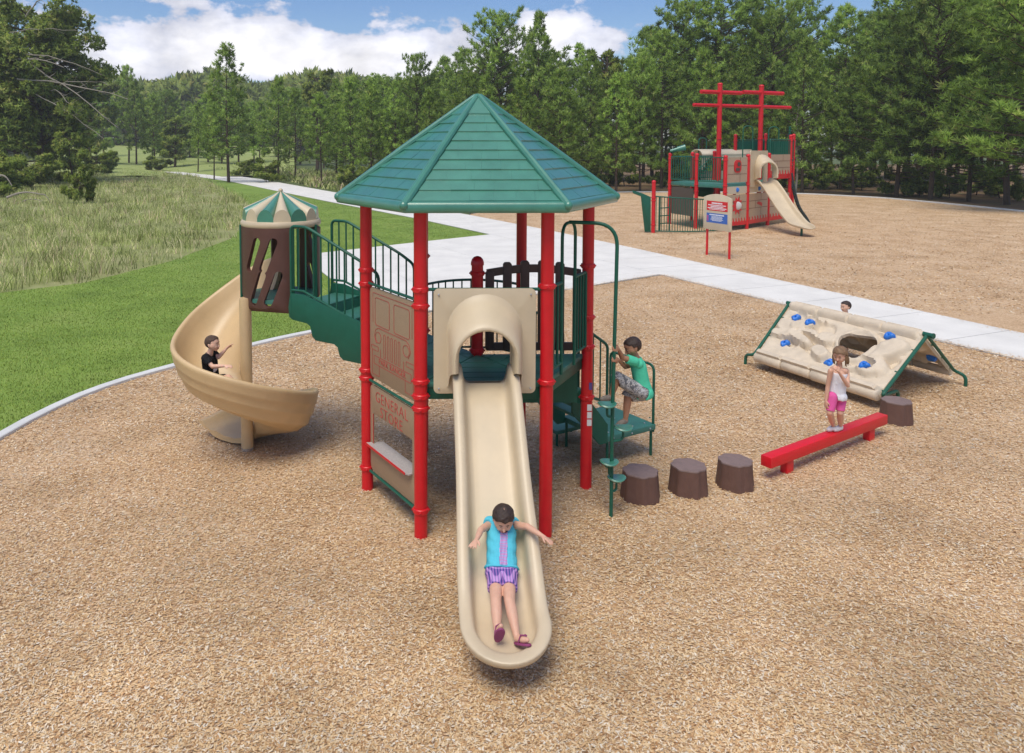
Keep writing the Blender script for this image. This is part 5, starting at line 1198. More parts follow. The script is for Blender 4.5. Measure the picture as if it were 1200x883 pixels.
# arched bow rail, prow board
mbp = MB(); pw = G(756, 272.5); p0 = AT(740.5, 223, sA.y); p1 = AT(751, 229, sA.y); p2 = AT(762.5, 231, sA.y); p3 = AT(762.5, 272, sA.y); p4 = AT(755.5, 272, sA.y)
q = [p0, AT(742, 227, sA.y), p1 + Zv(-.05), p4, p3, p2, AT(752, 226.5, sA.y)]; mbp.add([p - Vector((0, .03, 0)) for p in q] + [p + Vector((0, .03, 0)) for p in q], [tuple(range(7)), tuple(range(13, 6, -1))] + [(i, (i + 1) % 7, 7 + (i + 1) % 7, 7 + i) for i in range(7)]); mbp.build('prow_board', GREEN, ship, bevel=.01)
bowp = [sA + (sE - sA) * (i / 10) + Vector((0, -.5 * math.sin(math.pi * i / 10), 0)) for i in range(11)]
mb = MB(); mb.tube([p + Zv(1.62 - .02 * i) for i, p in enumerate(bowp)], .03, 8); mb.tube([p + Zv(.08) for p in bowp], .025, 8); br_ = mb.build('bow_railing', GREEN, ship)
GT = mat('dark_green_bars', (.02, .07, .05), .4)
for i in range(1, 30):
    t = i / 30; p = sA + (sE - sA) * t + Vector((0, -.5 * math.sin(math.pi * t), 0)); rod('baluster', p + Zv(.08), p + Zv(1.62 - .2 * t), .016, br_)
mb = MB(); 
for dx in (.35, .8): p = sA + (sD - sA) * (dx / 2) + Vector((0, .2, 0)); mb.tube([p, p + Zv(1.6)], .035, 6)
for z in (.35, .7, 1.05): p = sA + (sD - sA) * .175 + Vector((0, .2, 0)); mb.tube([p + Zv(z), p + (sD - sA) * .225 + Zv(z)], .025, 6)
mb.build('ladder', GREEN, ship)
# spyglass
sp0 = sB + Zv(3.48); mb = MB(); mb.tube([sp0 + Vector((.0, 0, .0)), sp0 + Vector((.25, -.1, .12))], .05, 8); mb.build('spyglass_stand', GREEN, ship)
mb = MB(); c_ = sp0 + Vector((.3, -.15, .2)); d_s = Vector((.95, -.2, .25)).normalized(); mb.tube([c_ - d_s * .35, c_ - d_s * .0, c_ + d_s * .0, c_ + d_s * .38], [.07, .09, .12, .15], 12); mb.build('spyglass', ROOF, ship)
# cream tube cabin behind the decks
CR = mat('cream_plastic', (.62, .54, .40), .45, .5, 4, .06)
ca, cb_ = AT(816, 182, sC.y + .6), AT(878, 186, sC.y + 1.6); ca.z = cb_.z = 3.35
e = (cb_ - ca).normalized(); L = (cb_ - ca).length; rows = []
for s in range(13): a = R(15 * s); rows.append([ca + e * t + Zv(.32 * math.sin(a)) + Vector((e.y, -e.x, 0)) * (.5 * math.cos(a)) for t in (0, L * .33, L * .34, L * .66, L * .67, L)])
mb = MB(); mb.grid(rows); cab = mb.build('tunnel_roof', CR, ship, ang=60)
md = cab.modifiers.new('shell', 'SOLIDIFY'); md.thickness = .04
nr = Vector((e.y, -e.x, 0)); mb = MB(); hs_ = [rrect(L * (k + .25) / 4, 2.55, L * (k + .8) / 4, 3.1, .1) for k in range(4)]
mb.plate([(0, SD), (L, SD), (L, 3.35), (0, 3.35)], hs_, .03, lambda u, v, w: ca - Zv(ca.z) + e * u + Zv(v) + nr * (.47 + w)); mb.build('tunnel_side', CR, ship)
# raised deck rails and arches
for a, b in ((sK, sL), (sL, sJ), (sI, sJ), (sH, sI)):
    e2_ = (b - a).normalized(); 
    if (b - a).length > .8: railing(a + e2_ * .1, b - e2_ * .1, 4.15, 4.15, 3.05, 3.05, max(2, int((b - a).length / .3)), ship, r=.03, rbal=.016, rc=.03)
    if (a, b) != (sH, sI):
        mb = MB(); nn = Vector((e2_.y, -e2_.x, 0)); mb.plate([(.15, 3.3), ((b - a).length - .15, 3.3), ((b - a).length - .15, 4.1), (.15, 4.1)], [], .03, lambda u, v, w: a + e2_ * u + Zv(v) + nn * w) if (b - a).length > 1 else None
        if mb.v: mb.build('green_board', GREEN, ship)
def hoop(px0, px1, ptop, Y, zb):
    a = AT(px0, ptop, Y); b = AT(px1, ptop, Y); mb = MB(); w = (b - a).length; mb.tube(fillet([Vector((a.x, Y, zb)), a, b, Vector((b.x, Y, zb))], w * .48, 8), .03, 8); mb.build('grab_hoop', GREEN, ship)
hoop(871, 882.5, 148, 38.5, 3.0); hoop(901, 913, 149, 39.5, 3.0); hoop(819, 828, 162, 40, 2.1); hoop(925, 926.5, 149, 40.2, 4.2)
mb = MB(); a = AT(818, 200, 39); b = AT(835, 183, 39.5)
for k in (0, .25): mb.tube([a + Vector((0, k, 0)), b + Vector((0, k, 0))], .03, 6)
for t in (0, .2, .4, .6, .8): mb.box(lerp(a, b, t) + Vector((0, .12, -.3)), (.3, .5, .04))
mb.build('inner_stair', GREEN, ship)
sl_s = MB(); sl_s.ball(AT(824, 224, 37.5), (.55, .4, .3), 12, 8); sl_s.build('climber_shell', GREEN, ship)
# far slide
e = (sH - sG).normalized(); nrm = Vector((e.y, -e.x, 0)); nrm = nrm if nrm.y < 0 else -nrm; Lg = (sH - sG).length; fpn = lambda u, v, w: sG + e * u + Zv(v) + nrm * (w + .02); cx2 = Lg * .50
op = [(cx2 - .42, SD + .03), (cx2 + .42, SD + .03)] + [(cx2 + .42 * math.cos(R(i * 15)), SD + .62 + .42 * math.sin(R(i * 15))) for i in range(13)]
mb = MB(); mb.plate(rrect(.12, SD - .18, Lg - .3, 3.62, .06), [op], .05, fpn); fh = mb.build('slide_hood', BEIGE, ship)
rows = []
sdx = (nrm * .55 + Vector((.62, -.35, 0))).normalized()
foot = G(947, 268.5, .35); top_ = fpn(cx2, SD, .1); run = foot - top_; run.z = 0; RL2 = run.length; run.normalize(); sdv = Vector((-run.y, run.x, 0))
for w_, rad, zc, zl in ((.03, .52, SD + .82, SD - .1), (.3, .50, SD + .74, SD + .12), (.62, .47, SD + .62, SD + .25), (.72, .45, SD + .6, SD + .27), (.72, .38, SD + .6, SD + .27), (.4, .36, SD + .62, SD + .2)):
    c0 = top_ * 1; c0.z = 0; rows.append([c0 + run * w_ + sdv * -rad + Zv(zl)] + [c0 + run * w_ - sdv * (rad * math.cos(R(a))) + Zv(zc + rad * math.sin(R(a))) for a in range(0, 181, 15)] + [c0 + run * w_ + sdv * rad + Zv(zl)])
mb = MB(); mb.grid(rows); mb.build('hood_tunnel', BEIGE, fh, ang=70)
rows = []; ks = [(0, SD), (.10, SD), (.16, SD - .08), (.3, SD - .42), (.45, SD - .88), (.6, SD - 1.32), (.7, SD - 1.52), (.8, .42), (.9, .36), (1.0, .33)]
pf = [(-.44, -.02), (-.47, .2), (-.45, .25), (-.38, .24), (-.34, .06), (-.26, 0), (.26, 0), (.34, .06), (.38, .24), (.45, .25), (.47, .2), (.44, -.02)]
for i, (t, z) in enumerate(ks):
    sc_ = 1 if t < .98 else .7; c0 = Vector((top_.x, top_.y, 0)) + run * (RL2 * t); rows.append([c0 + sdv * (x * sc_) + Zv(z + h * (1 if t < .75 else .6)) for x, h in pf])
c0 = Vector((top_.x, top_.y, 0)) + run * (RL2 * 1.05); rows.append([c0 + sdv * (x * .45) + Zv(.33 + h * .25) for x, h in pf])
mb = MB(); mb.grid(rows, True); mb.add(rows[-1], [tuple(range(12))]); fs_ = mb.build('slide', BEIGE, ship, ang=60); ss_ = fs_.modifiers.new('soft', 'SUBSURF'); ss_.levels = 2; ss_.render_levels = 2
ft = Vector((top_.x, top_.y, 0)) + run * (RL2 * .88); mb = MB(); mb.tube([ft + Zv(.35), ft + Zv(-.1)], .05, 8); mb.build('slide_foot', GREEN, fs_)
# chain ladder at the stern
a0 = AT(928, 203, sI.y - .2); b0 = G(949, 262); chn = [a0.lerp(b0, i / 12) + Zv(-.9 * math.sin(math.pi * i / 12) * (1 - i / 14)) for i in range(13)]; 
mb = MB()
for k in (0, .5): mb.tube([p + Vector((k * .25, k, 0)) for p in chn], .045, 6)
nb = mb.build('chain_ladder', mat('dark_chain', (.02, .035, .035), .5), ship)
for p in chn[1:-1]: rod('rung', p, p + Vector((.125, .5, 0)), .03, nb)

# ------------------------------------------------------------------ children
class Body:
    """one continuous skin grown from tapered limbs; every limb is (label, p0, r0, p1, r1)"""
    def __init__(s, name, label, loc, k=1.0): s.root = thing('person', label, 'child', loc); s.seg = []; s.k = k
    def limb(s, lab, a, ra, b, rb): s.seg.append((lab, Vector(a), ra * s.k, Vector(b), rb * s.k)); return s
    def cone(s, mb, a, ra, b, rb, n=14):
        d = b - a; L = d.length
        if L < 1e-6: mb.ball(a, ra, n, 10); return
        M = frame_z(d).to_3x3(); prof = []
        for i in range(7): t = -math.pi / 2 + (math.pi / 2) * i / 6; prof.append((ra * math.cos(t), ra * math.sin(t)))
        for i in range(7): t = (math.pi / 2) * i / 6; prof.append((rb * math.cos(t), L + rb * math.sin(t)))
        prof[0] = (ra * .02, -ra); prof[-1] = (rb * .02, L + rb); mb.lathe(prof, a, n, M)
    def head(s, c, fwd, up, k=1.0, smile=0):
        """c: middle of the skull"""
        fwd = Vector(fwd).normalized(); up = Vector(up); up = (up - fwd * up.dot(fwd)).normalized(); sd_ = fwd.cross(up); s.hc, s.fw, s.up, s.sd = Vector(c), fwd, up, sd_; s.hk = k * s.k; kk = k; c = s.hc; q = s.k
        P_ = lambda f, u, w: c + (fwd * f + up * u + sd_ * w) * kk * q
        L = lambda lab, a, ra, b, rb: s.seg.append((lab, P_(*a), ra * kk * q, P_(*b), rb * kk * q))
        L('head', (-.018, .012, 0), .082, (.008, .014, 0), .078)
        L('face', (.022, -.02, .018), .060, (.022, -.02, -.018), .060)
        L('face', (.035, -.058, .018), .036, (.035, -.058, -.018), .036)
        L('face', (.056, -.082, .006), .020, (.056, -.082, -.006), .020)
        L('face', (.060, -.040, .034), .024, (.060, -.040, -.034), .024)
        L('face', (.078, -.016, 0), .009, (.094, -.040, 0), .012)
        L('face', (.074, -.066, .012), .010, (.074, -.066, -.012), .010)
        for w in (.078, -.078): L('face', (-.008, -.012, w), .013, (-.002, -.036, w * .98), .010)
        s.P_ = P_
    def hand(s, wrist, d, palm_n, curl=.25, spread=.12, side=1, k=1.0):
        """d: direction of the fingers; palm_n: which way the palm faces; side: which side the thumb leaves"""
        d = Vector(d).normalized(); n = Vector(palm_n); n = (n - d * n.dot(d)).normalized(); w = d.cross(n) * side; wrist = Vector(wrist); q = s.k * k
        s.limb('skin', wrist, .0175, wrist + d * .02 * q, .017)
        for o_ in (-.016, -.0055, .0055, .016): s.limb('hand', wrist + d * .015 * q + w * o_ * .7 * q, .0115, wrist + d * .052 * q + w * o_ * q * 1.15, .0100)
        for j, (o_, L) in enumerate(((-.0185, .034), (-.0062, .042), (.0062, .045), (.0185, .041))):
            a = wrist + d * .052 * q + w * o_ * q * 1.15; f1 = (d + w * (o_ / .0185) * spread + n * curl * .6).normalized(); f2 = (d + w * (o_ / .0185) * spread + n * curl * (1.7 + .1 * j)).normalized(); f3 = (d + w * (o_ / .0185) * spread * .6 + n * curl * 2.8).normalized()
            b = a + f1 * L * .45 * q; c = b + f2 * L * .33 * q; e = c + f3 * L * .3 * q; s.limb('hand', a, .0085, b, .0076); s.limb('hand', b, .0076, c, .0070); s.limb('hand', c, .0070, e, .0060)
        a = wrist + d * .012 * q + w * .016 * q; b = a + (d * .75 + w * .9 + n * .2).normalized() * .028 * q; e = b + (d * 1.0 + w * .35 + n * (.3 + curl)).normalized() * .024 * q; s.limb('hand', a, .0105, b, .0085); s.limb('hand', b, .0085, e, .0066)
    def grow(s, skin, vox=.005):
        mb = MB()
        for lab, a, ra, b, rb in s.seg: s.cone(mb, a, ra, b, rb)
        o_ = mb.build('body', skin, s.root); m = o_.modifiers.new('r', 'REMESH'); m.mode = 'VOXEL'; m.voxel_size = vox; m.adaptivity = 0; m2 = o_.modifiers.new('s', 'SMOOTH'); m2.factor = .5; m2.iterations = 3
        dg = bpy.context.evaluated_depsgraph_get(); dg.update(); me = bpy.data.meshes.new_from_object(o_.evaluated_get(dg)); o_.modifiers.clear(); old = o_.data; o_.data = me; bpy.data.meshes.remove(old)
        me.materials.clear(); me.materials.append(skin); me.polygons.foreach_set('use_smooth', [True] * len(me.polygons)); s.body = o_
        n = len(me.vertices); V = np.empty(n * 3); me.vertices.foreach_get('co', V); s.V = V.reshape(-1, 3) + np.array(off(s.root)); N = np.empty(n * 3); me.vertices.foreach_get('normal', N); s.N = N.reshape(-1, 3)
        best = np.full(n, 1e9); s.lab = np.zeros(n, int); s.t = np.zeros(n); s.labs = [x[0] for x in s.seg]
        for i, (lab, a, ra, b, rb) in enumerate(s.seg):
            A = np.array(a); D = np.array(b) - A; L2 = max(1e-9, D @ D); t = np.clip(((s.V - A) @ D) / L2, 0, 1); d = np.linalg.norm(s.V - (A + t[:, None] * D), axis=1) - (ra + (rb - ra) * t); k = d < best; best[k] = d[k]; s.lab[k] = i; s.t[k] = t[k]
        s.F = np.array([tuple(p.vertices) for p in me.polygons if len(p.vertices) == 4])
        return o_
    def wear(s, name, m, pred, off_=.008, flare=None, label=None, sm=2):
        """clothing: the body surface chosen by pred(label, t, world point), lifted off the skin"""
        ok = np.array([bool(pred(s.labs[l], t, p)) for l, t, p in zip(s.lab, s.t, s.V)]); f = s.F[ok[s.F].all(axis=1)]
        if not len(f): return None
        used = np.unique(f); mp = -np.ones(len(s.V), int); mp[used] = np.arange(len(used)); o3 = off_ if flare is None else np.array([flare(s.labs[s.lab[i]], s.t[i], s.V[i]) for i in used])[:, None]
        P_ = s.V[used] + s.N[used] * o3; fs = mp[f]; inner = s.V[used] + s.N[used] * .001; n = len(used)
        e = {}
        for q in fs:
            for i in range(4):
                a, b = int(q[i]), int(q[(i + 1) % 4])
                if (b, a) in e: e.pop((b, a))
                else: e[(a, b)] = 1
        # smooth the hem loops
        nb = {}
        for a, b in e: nb.setdefault(a, []).append(b); nb.setdefault(b, []).append(a)
        for _ in range(6):
            Q = P_.copy(); Qi = inner.copy()
            for a, l in nb.items(): Q[a] = P_[a] * .4 + P_[l].mean(axis=0) * .6; Qi[a] = inner[a] * .4 + inner[l].mean(axis=0) * .6
            P_, inner = Q, Qi
        V = np.concatenate([P_, inner]); rim = [(b, a, a + n, b + n) for a, b in e]; me = bpy.data.meshes.new(name); o_ = off(s.root)
        me.from_pydata([tuple(v - np.array(o_)) for v in V], [], [tuple(int(x) for x in q) for q in fs] + [tuple(int(x) for x in q) for q in rim]); me.materials.append(m)
        me.polygons.foreach_set('use_smooth', [True] * len(me.polygons)); o = link(name, me, s.root)
        if label: o['label'] = label
        return o
    def face(s, iris=PUP, smile=.4, open_=1.0, brow=BROW):
        P_ = s.P_; q = s.hk
        for w in (.028, -.028):
            mb = MB(); M = Matrix((s.fw, s.sd, s.up)).transposed(); mb.ball(P_(.073, -.012, w), (.007 * q, .0125 * q, .0075 * q * open_), 10, 6, M); e_ = mb.build('eye', EYE, s.body)
            mb = MB(); mb.ball(P_(.0785, -.012, w * .97), (.003 * q, .0062 * q, .0062 * q * open_), 8, 5, M); mb.build('iris', iris, e_)
            mb = MB(); mb.tube([P_(.077, .010, w * 1.5), P_(.084, .015, w * 1.05), P_(.084, .011, w * .55)], [.002 * q, .0032 * q, .0022 * q], 5); mb.build('eyebrow', brow, s.body)
        mb = MB(); mb.tube([P_(.077, -.062 + .006 * smile, .022), P_(.0855, -.066, .010), P_(.087, -.067, 0), P_(.0855, -.066, -.010), P_(.077, -.062 + .006 * smile, -.022)], [.002 * q, .004 * q, .0045 * q, .004 * q, .002 * q], 6); mb.build('mouth', LIP, s.body)
    def hair(s, m, off_=.010, line=0.02, back=-.06, side_=-.03, label=None, side_w=.05):
        C_, f_, u_, w_ = s.hc, s.fw, s.up, s.sd; q = s.hk
        def pred(lab, t, p):
            if lab not in ('head', 'face'): return False
            r_ = Vector(p) - C_; x, z, y = r_.dot(f_) / q, r_.dot(u_) / q, abs(r_.dot(w_)) / q
            if x > .02: return z > line + .012 * math.sin(y * 60) and (x < .9)
            lim = side_ + (x < -.02) * (back - side_)
            if abs(x + .004) < .022 and y > .066: return z > .0
            return z > (line if x > .02 else (line + (side_ - line) * min(1, (.02 - x) / .03) if x > -.02 else lim))
        rg = np.random.default_rng(3); base = {}
        def fl(lab, t, p): r_ = Vector(p); return off_ * (1 + .35 * noise.noise(r_ * 45)) * q
        return s.wear('hair', m, pred, off_, fl, label)

def torso(b, hip, chest, side, neck_top, w=1.0, lab='torso'):
    """hip, chest: centres; side: unit vector to the figure's right"""
    side = Vector(side).normalized(); k = b.k; 
    b.limb('pelvis', hip - side * .045 * k * w, .070, hip + side * .045 * k * w, .070)
    mid = lerp(hip, chest, .5)
    b.limb(lab, mid - side * .030 * k * w, .068, mid + side * .030 * k * w, .068)
    for s_ in (-1, 1): b.limb(lab, hip + side * .030 * s_ * k * w, .070, lerp(hip, chest, .85) + side * .035 * s_ * k * w, .068)
    b.limb(lab, chest - side * .085 * k * w, .040, chest + side * .085 * k * w, .040); b.limb('skin_neck', chest, .047, neck_top, .036)
def arm(b, sh, el, wr, lab): b.limb(lab + '_upper', sh, .036, el, .026); b.limb(lab + '_fore', el, .027, lerp(el, wr, .4), .026); b.limb(lab + '_fore', lerp(el, wr, .4), .026, wr, .0165)
def leg(b, hp, kn, an, lab): b.limb(lab + '_thigh', hp, .062, kn, .042); b.limb(lab + '_shin', kn, .042, lerp(kn, an, .35), .042); b.limb(lab + '_shin', lerp(kn, an, .35), .042, an, .024)
def foot(b, an, toe, lab='foot'): d = (Vector(toe) - Vector(an)); b.limb(lab, an, .026, lerp(an, toe, .2) , .026); b.limb(lab, lerp(an, toe, .15), .026, lerp(an, toe, .7), .026); b.limb(lab, lerp(an, toe, .7), .026, toe, .018)

def wave_mat(name, cols, kind):
    m = bpy.data.materials.new(name); m.use_nodes = True; nt = m.node_tree; N = nt.nodes; L = nt.links; b = N['Principled BSDF']; b.inputs['Roughness'].default_value = .85; b.inputs['Specular IOR Level'].default_value = .2
    tc = N.new('ShaderNodeTexCoord')
    if kind == 'camo':
        n = N.new('ShaderNodeTexNoise'); n.inputs['Scale'].default_value = 26; n.inputs['Detail'].default_value = 3; L.new(tc.outputs['Object'], n.inputs['Vector']); cr = N.new('ShaderNodeValToRGB'); cr.color_ramp.interpolation = 'CONSTANT'; L.new(n.outputs[0], cr.inputs[0]); e = cr.color_ramp.elements
        while len(e) < len(cols): e.new(.5)
        for x, (p, c) in zip(e, cols): x.position = p; x.color = (*c, 1)
        L.new(cr.outputs[0], b.inputs[0])
    else:
        out = None
        for ax, sc, c0, c1 in cols:
            w = N.new('ShaderNodeTexWave'); w.bands_direction = ax; w.inputs['Scale'].default_value = sc; w.inputs['Distortion'].default_value = .3; L.new(tc.outputs['Object'], w.inputs['Vector']); cr = N.new('ShaderNodeValToRGB'); cr.color_ramp.interpolation = 'LINEAR'; e = cr.color_ramp.elements; e[0].position = .35; e[0].color = (*c0, 1); e[1].position = .65; e[1].color = (*c1, 1); L.new(w.outputs[0], cr.inputs[0])
            if out is None: out = cr.outputs[0]
            else: mx = N.new('ShaderNodeMix'); mx.data_type = 'RGBA'; mx.inputs[0].default_value = .5; L.new(out, mx.inputs[6]); L.new(cr.outputs[0], mx.inputs[7]); out = mx.outputs[2]
        L.new(out, b.inputs[0])
    n = N.new('ShaderNodeTexNoise'); n.inputs['Scale'].default_value = 30; L.new(tc.outputs['Object'], n.inputs['Vector']); bp = N.new('ShaderNodeBump'); bp.inputs['Strength'].default_value = .5; bp.inputs['Distance'].default_value = .012; L.new(n.outputs[0], bp.inputs['Height']); L.new(bp.outputs[0], b.inputs['Normal'])
    return m
PLAID = wave_mat('plaid_cloth', [('X', 14, (.09, .05, .28), (.55, .22, .6)), ('Z', 12, (.06, .08, .25), (.6, .4, .7))], 'plaid')
CAMO = wave_mat('camouflage_cloth', [(0, (.12, .12, .13)), (.43, (.42, .40, .38)), (.52, (.22, .22, .24)), (.6, (.5, .5, .5))], 'camo')
TURQ = mat('turquoise_cloth', (.10, .52, .66), .85, .2, 8, .08, .6, 28, bump_d=.014)
MINT = mat('mint_cloth', (.09, .58, .36), .85, .2, 6, .08, .6, 16, bump_d=.016)
BLACKC = mat('black_cloth', (.012, .012, .015), .85, .2, 6, .1, .5, 20, bump_d=.01)
WHITEC = mat('white_cloth', (.80, .80, .84), .85, .2, 6, .04, .6, 22, bump_d=.014)
PINK = mat('pink_cloth', (.75, .12, .36), .85, .2, 6, .06, .5, 22, bump_d=.01)
PURP = mat('purple_rubber', (.26, .05, .14), .6, .3); PRINT = wave_mat('print_cloth', [('Z', 22, (.55, .12, .45), (.25, .3, .65)), ('X', 30, (.75, .65, .8), (.1, .08, .2))], 'plaid')
SHOE = mat('white_shoe', (.72, .68, .68), .6, .3, 30, .1); GSHOE = mat('grey_sandal', (.22, .19, .16), .7, .3, 40, .3); SOLE = mat('pale_sole', (.45, .40, .34), .7)
V3 = Vector

# girl sliding towards the viewer
k = .98
g = Body('girl', 'dark haired girl in turquoise top and plaid shorts sliding down the straight slide', (.46, 5.9, .46), k)
hip = V3((.452, 5.90, .535)); ch = V3((.468, 6.165, .80)); right = V3((-1, 0, 0))
torso(g, hip, ch, right, V3((.473, 6.10, .855)), 1.16)
g.head((.476, 6.06, .895), (.02, -.88, -.48), (.03, -.45, .88), .98)
arm(g, V3((.375, 6.16, .79)), V3((.295, 6.02, .82)), V3((.255, 5.90, .80)), 'armr'); g.hand(V3((.255, 5.90, .80)), (-.35, -.75, -.1), (0, -.3, -1), .12, .3, 1)
arm(g, V3((.560, 6.16, .79)), V3((.665, 6.03, .84)), V3((.770, 5.92, .82)), 'arml'); g.hand(V3((.770, 5.92, .82)), (.75, -.55, -.3), (0, -.3, -1), .1, .3, -1)
leg(g, V3((.405, 5.86, .525)), V3((.385, 5.585, .50)), V3((.383, 5.375, .395)), 'legr'); leg(g, V3((.500, 5.86, .525)), V3((.487, 5.585, .50)), V3((.520, 5.365, .37)), 'legl')
foot(g, V3((.383, 5.365, .385)), V3((.402, 5.315, .485)), 'footr'); foot(g, V3((.522, 5.36, .365)), V3((.585, 5.29, .40)), 'footl')
g.grow(SKIN1 if 0 else mat('light_tan_skin', (.66, .385, .27), .5, .4, 20, .06, sub=.15), .0045)
tors = ('torso', 'pelvis', 'skin_neck')
udir = (ch - hip).normalized()
hz = lambda p: (V3(p) - hip).dot(udir)
top_pred = lambda l, t, p: (l in ('torso', 'pelvis') and hz(p) > .02) or (l == 'skin_neck' and t < .35) or (l.endswith('_upper') and t < .22)
g.wear('top', TURQ, top_pred, .009, lambda l, t, p: (.014 + max(0, .12 - hz(p)) * .12 + .003 * math.sin(p[2] * 90 + p[0] * 40)) * g.k)
fn_ = V3((0, -1, .3)); 
def front(p): r_ = V3(p) - hip; return (r_ - udir * r_.dot(udir)).dot(V3((0, -.6, .8)))
g.wear('printed_stripe', PRINT, lambda l, t, p: l in ('torso', 'pelvis', 'skin_neck') and .03 < hz(p) < .30 and front(p) > .02 and abs(p[0] - (.458 + .02 * (hz(p) / .3))) < .034, .016, lambda l, t, p: (.019 + max(0, .12 - hz(p)) * .12 + .003 * math.sin(p[2] * 90 + p[0] * 40)) * g.k)
g.wear('shorts', PLAID, lambda l, t, p: (l == 'pelvis' and hz(p) < .085) or (l == 'torso' and hz(p) < .06) or (l.endswith('_thigh') and t < .50), .012, lambda l, t, p: .011 + .008 * (t if l.endswith('_thigh') else 0))
g.face(smile=1, open_=.5); g.hair(HAIRB, .013, .038, -.085, -.055)
mb = MB(); mb.tube([g.P_(.055, .075, 0), g.P_(.03, .094, 0), g.P_(-.02, .103, 0), g.P_(-.07, .08, 0)], .0018, 5); mb.build('hair_parting', mat('light_tan_skin', (1, 1, 1)), g.root)
def flipflop(b, an, toe, nrm, m=PURP, L=.165, name='sandal'):
    an, toe = V3(an), V3(toe); d = (toe - an).normalized(); n = (V3(nrm) - d * V3(nrm).dot(d)).normalized(); w = d.cross(n); c = an - d * .03; mb = MB(); out = []
    for i in range(24):
        a = 6.2832 * i / 24; u = (.5 - .5 * math.cos(a)) * L * b.k; wd = (.026 + .008 * (u / L)) * math.sin(a) * b.k; wd = max(-.034, min(.034, wd * 1.25)); out.append((u, wd))
    mb.plate(out, [], .014, lambda u, v, h: c + d * u + w * v + n * (.022 + h) ); o_ = mb.build(name, m, b.root, bevel=.003)
    for s_ in (-1, 1): mb = MB(); mb.tube([c + d * .07 + w * .03 * s_ + n * .02, c + d * .09 + w * .022 * s_ - n * .028, c + d * .125 - n * .026], .006, 6); mb.build('strap', m, o_)
flipflop(g, (.383, 5.365, .385), (.402, 5.315, .485), (0, -1, -.35)); flipflop(g, (.522, 5.36, .365), (.585, 5.29, .40), (.1, -.55, -.8))
g.root.location += Vector((.0, -.12, -.045))

# boy in the spiral slide
k = .95
hb = AT(249, 402, 9.05); B0 = V3((hb.x, 9.05, hb.z))
b = Body('boy', 'small boy in black shirt riding down inside the spiral slide', (B0.x, B0.y, B0.z - .55), k)
ch = B0 + V3((-.05, .02, -.165)); hip = B0 + V3((-.03, .05, -.49)); fwd = V3((.97, -.2, -.05))
torso(b, hip, ch, V3((-.2, -.97, 0)), B0 + V3((-.02, 0, -.085)), 1.12)
b.head(B0, fwd, (.02, 0, 1), .98)
e1, w1 = AT(254, 421, 9.05), AT(262, 411, 9.03); arm(b, ch + V3((.03, .09, .0)), V3((e1.x, 9.12, e1.z)), V3((w1.x + .01, 9.12, w1.z)), 'arml'); b.hand(V3((w1.x + .01, 9.12, w1.z)), (.8, -.1, .7), (.6, -.2, -.6), .1, .35, 1)
e2, w2 = AT(250, 429, 8.95), AT(264, 428.5, 8.9); arm(b, ch + V3((-.01, -.10, -.01)), V3((e2.x, 8.92, e2.z)), V3((w2.x, 8.88, w2.z)), 'armr'); b.hand(V3((w2.x, 8.88, w2.z)), (1, -.1, -.02), (.1, .2, -1), .2, .1, -1)
leg(b, hip + V3((0, .05, -.01)), hip + V3((.20, .0, .05)), hip + V3((.38, -.08, -.12)), 'legl'); leg(b, hip + V3((0, -.05, -.01)), hip + V3((.18, -.10, .04)), hip + V3((.35, -.18, -.13)), 'legr')
foot(b, hip + V3((.38, -.08, -.12)), hip + V3((.46, -.10, -.06))); foot(b, hip + V3((.35, -.18, -.13)), hip + V3((.43, -.20, -.07)))
b.grow(SKIN1, .006)
ud = (ch - hip).normalized(); hz2 = lambda p: (V3(p) - hip).dot(ud)
b.wear('shirt', BLACKC, lambda l, t, p: (l in ('torso', 'pelvis') and hz2(p) > .0) or (l == 'skin_neck' and t < .30) or (l.endswith('_upper') and t < .62), .010, lambda l, t, p: .011 + (.006 if l.endswith('_upper') else 0))
b.wear('shirt_print', WHITEC, lambda l, t, p: l in ('torso', 'skin_neck') and .14 < hz2(p) < .20 and (V3(p) - ch).dot(fwd) > .03 and abs((V3(p) - ch).dot(V3((.2, .97, 0)))) < .045, .0145)
b.wear('shorts', BLACKC, lambda l, t, p: (l == 'pelvis' and hz2(p) < .01) or (l.endswith('_thigh') and t < .8), .012)
b.face(smile=1); b.hair(HAIRS, .005, .045, -.06, -.015)

# boy climbing the pod pole
k = 1.0; D0 = 7.96
hc_ = AT(741, 406, D0); hc_ = V3((hc_.x, D0, hc_.z)); 
b = Body('boy', 'boy in mint green shirt and camouflage shorts climbing the green pod pole', (hc_.x, D0, .9), k)
pj = lambda px, py, y: AT(px, py, y)
ch = pj(747, 424, D0 + .01); hip = pj(754, 459, D0 + .02); up_v = (ch - hip).normalized()
torso(b, hip, ch, V3((.1, 1, .0)), pj(743.5, 415, D0), .95)
b.head(hc_, (-.93, -.1, -.36), (-.25, 0, .95), .98)
pole_at = V3((poleX.x + .012, poleX.y, 0))
wr1 = V3((poleX.x + .062, poleX.y + .035, pj(717, 402, D0).z)); wr2 = V3((poleX.x + .062, poleX.y + .035, pj(717, 414, D0).z))
arm(b, pj(744, 424, D0 - .10), pj(729, 419, D0 - .14), wr1, 'arml'); b.hand(wr1, (-.62, -.72, .25), (-.8, .55, 0), .62, .05, -1, 1.0)
arm(b, pj(744, 426, D0 + .11), pj(733, 430, D0 + .12), wr2, 'armr'); b.hand(wr2, (-.62, -.72, .25), (-.8, .55, 0), .62, .05, 1, 1.0)
f1 = pj(716, 466, D0 - .05); f2 = pj(733, 494, D0)
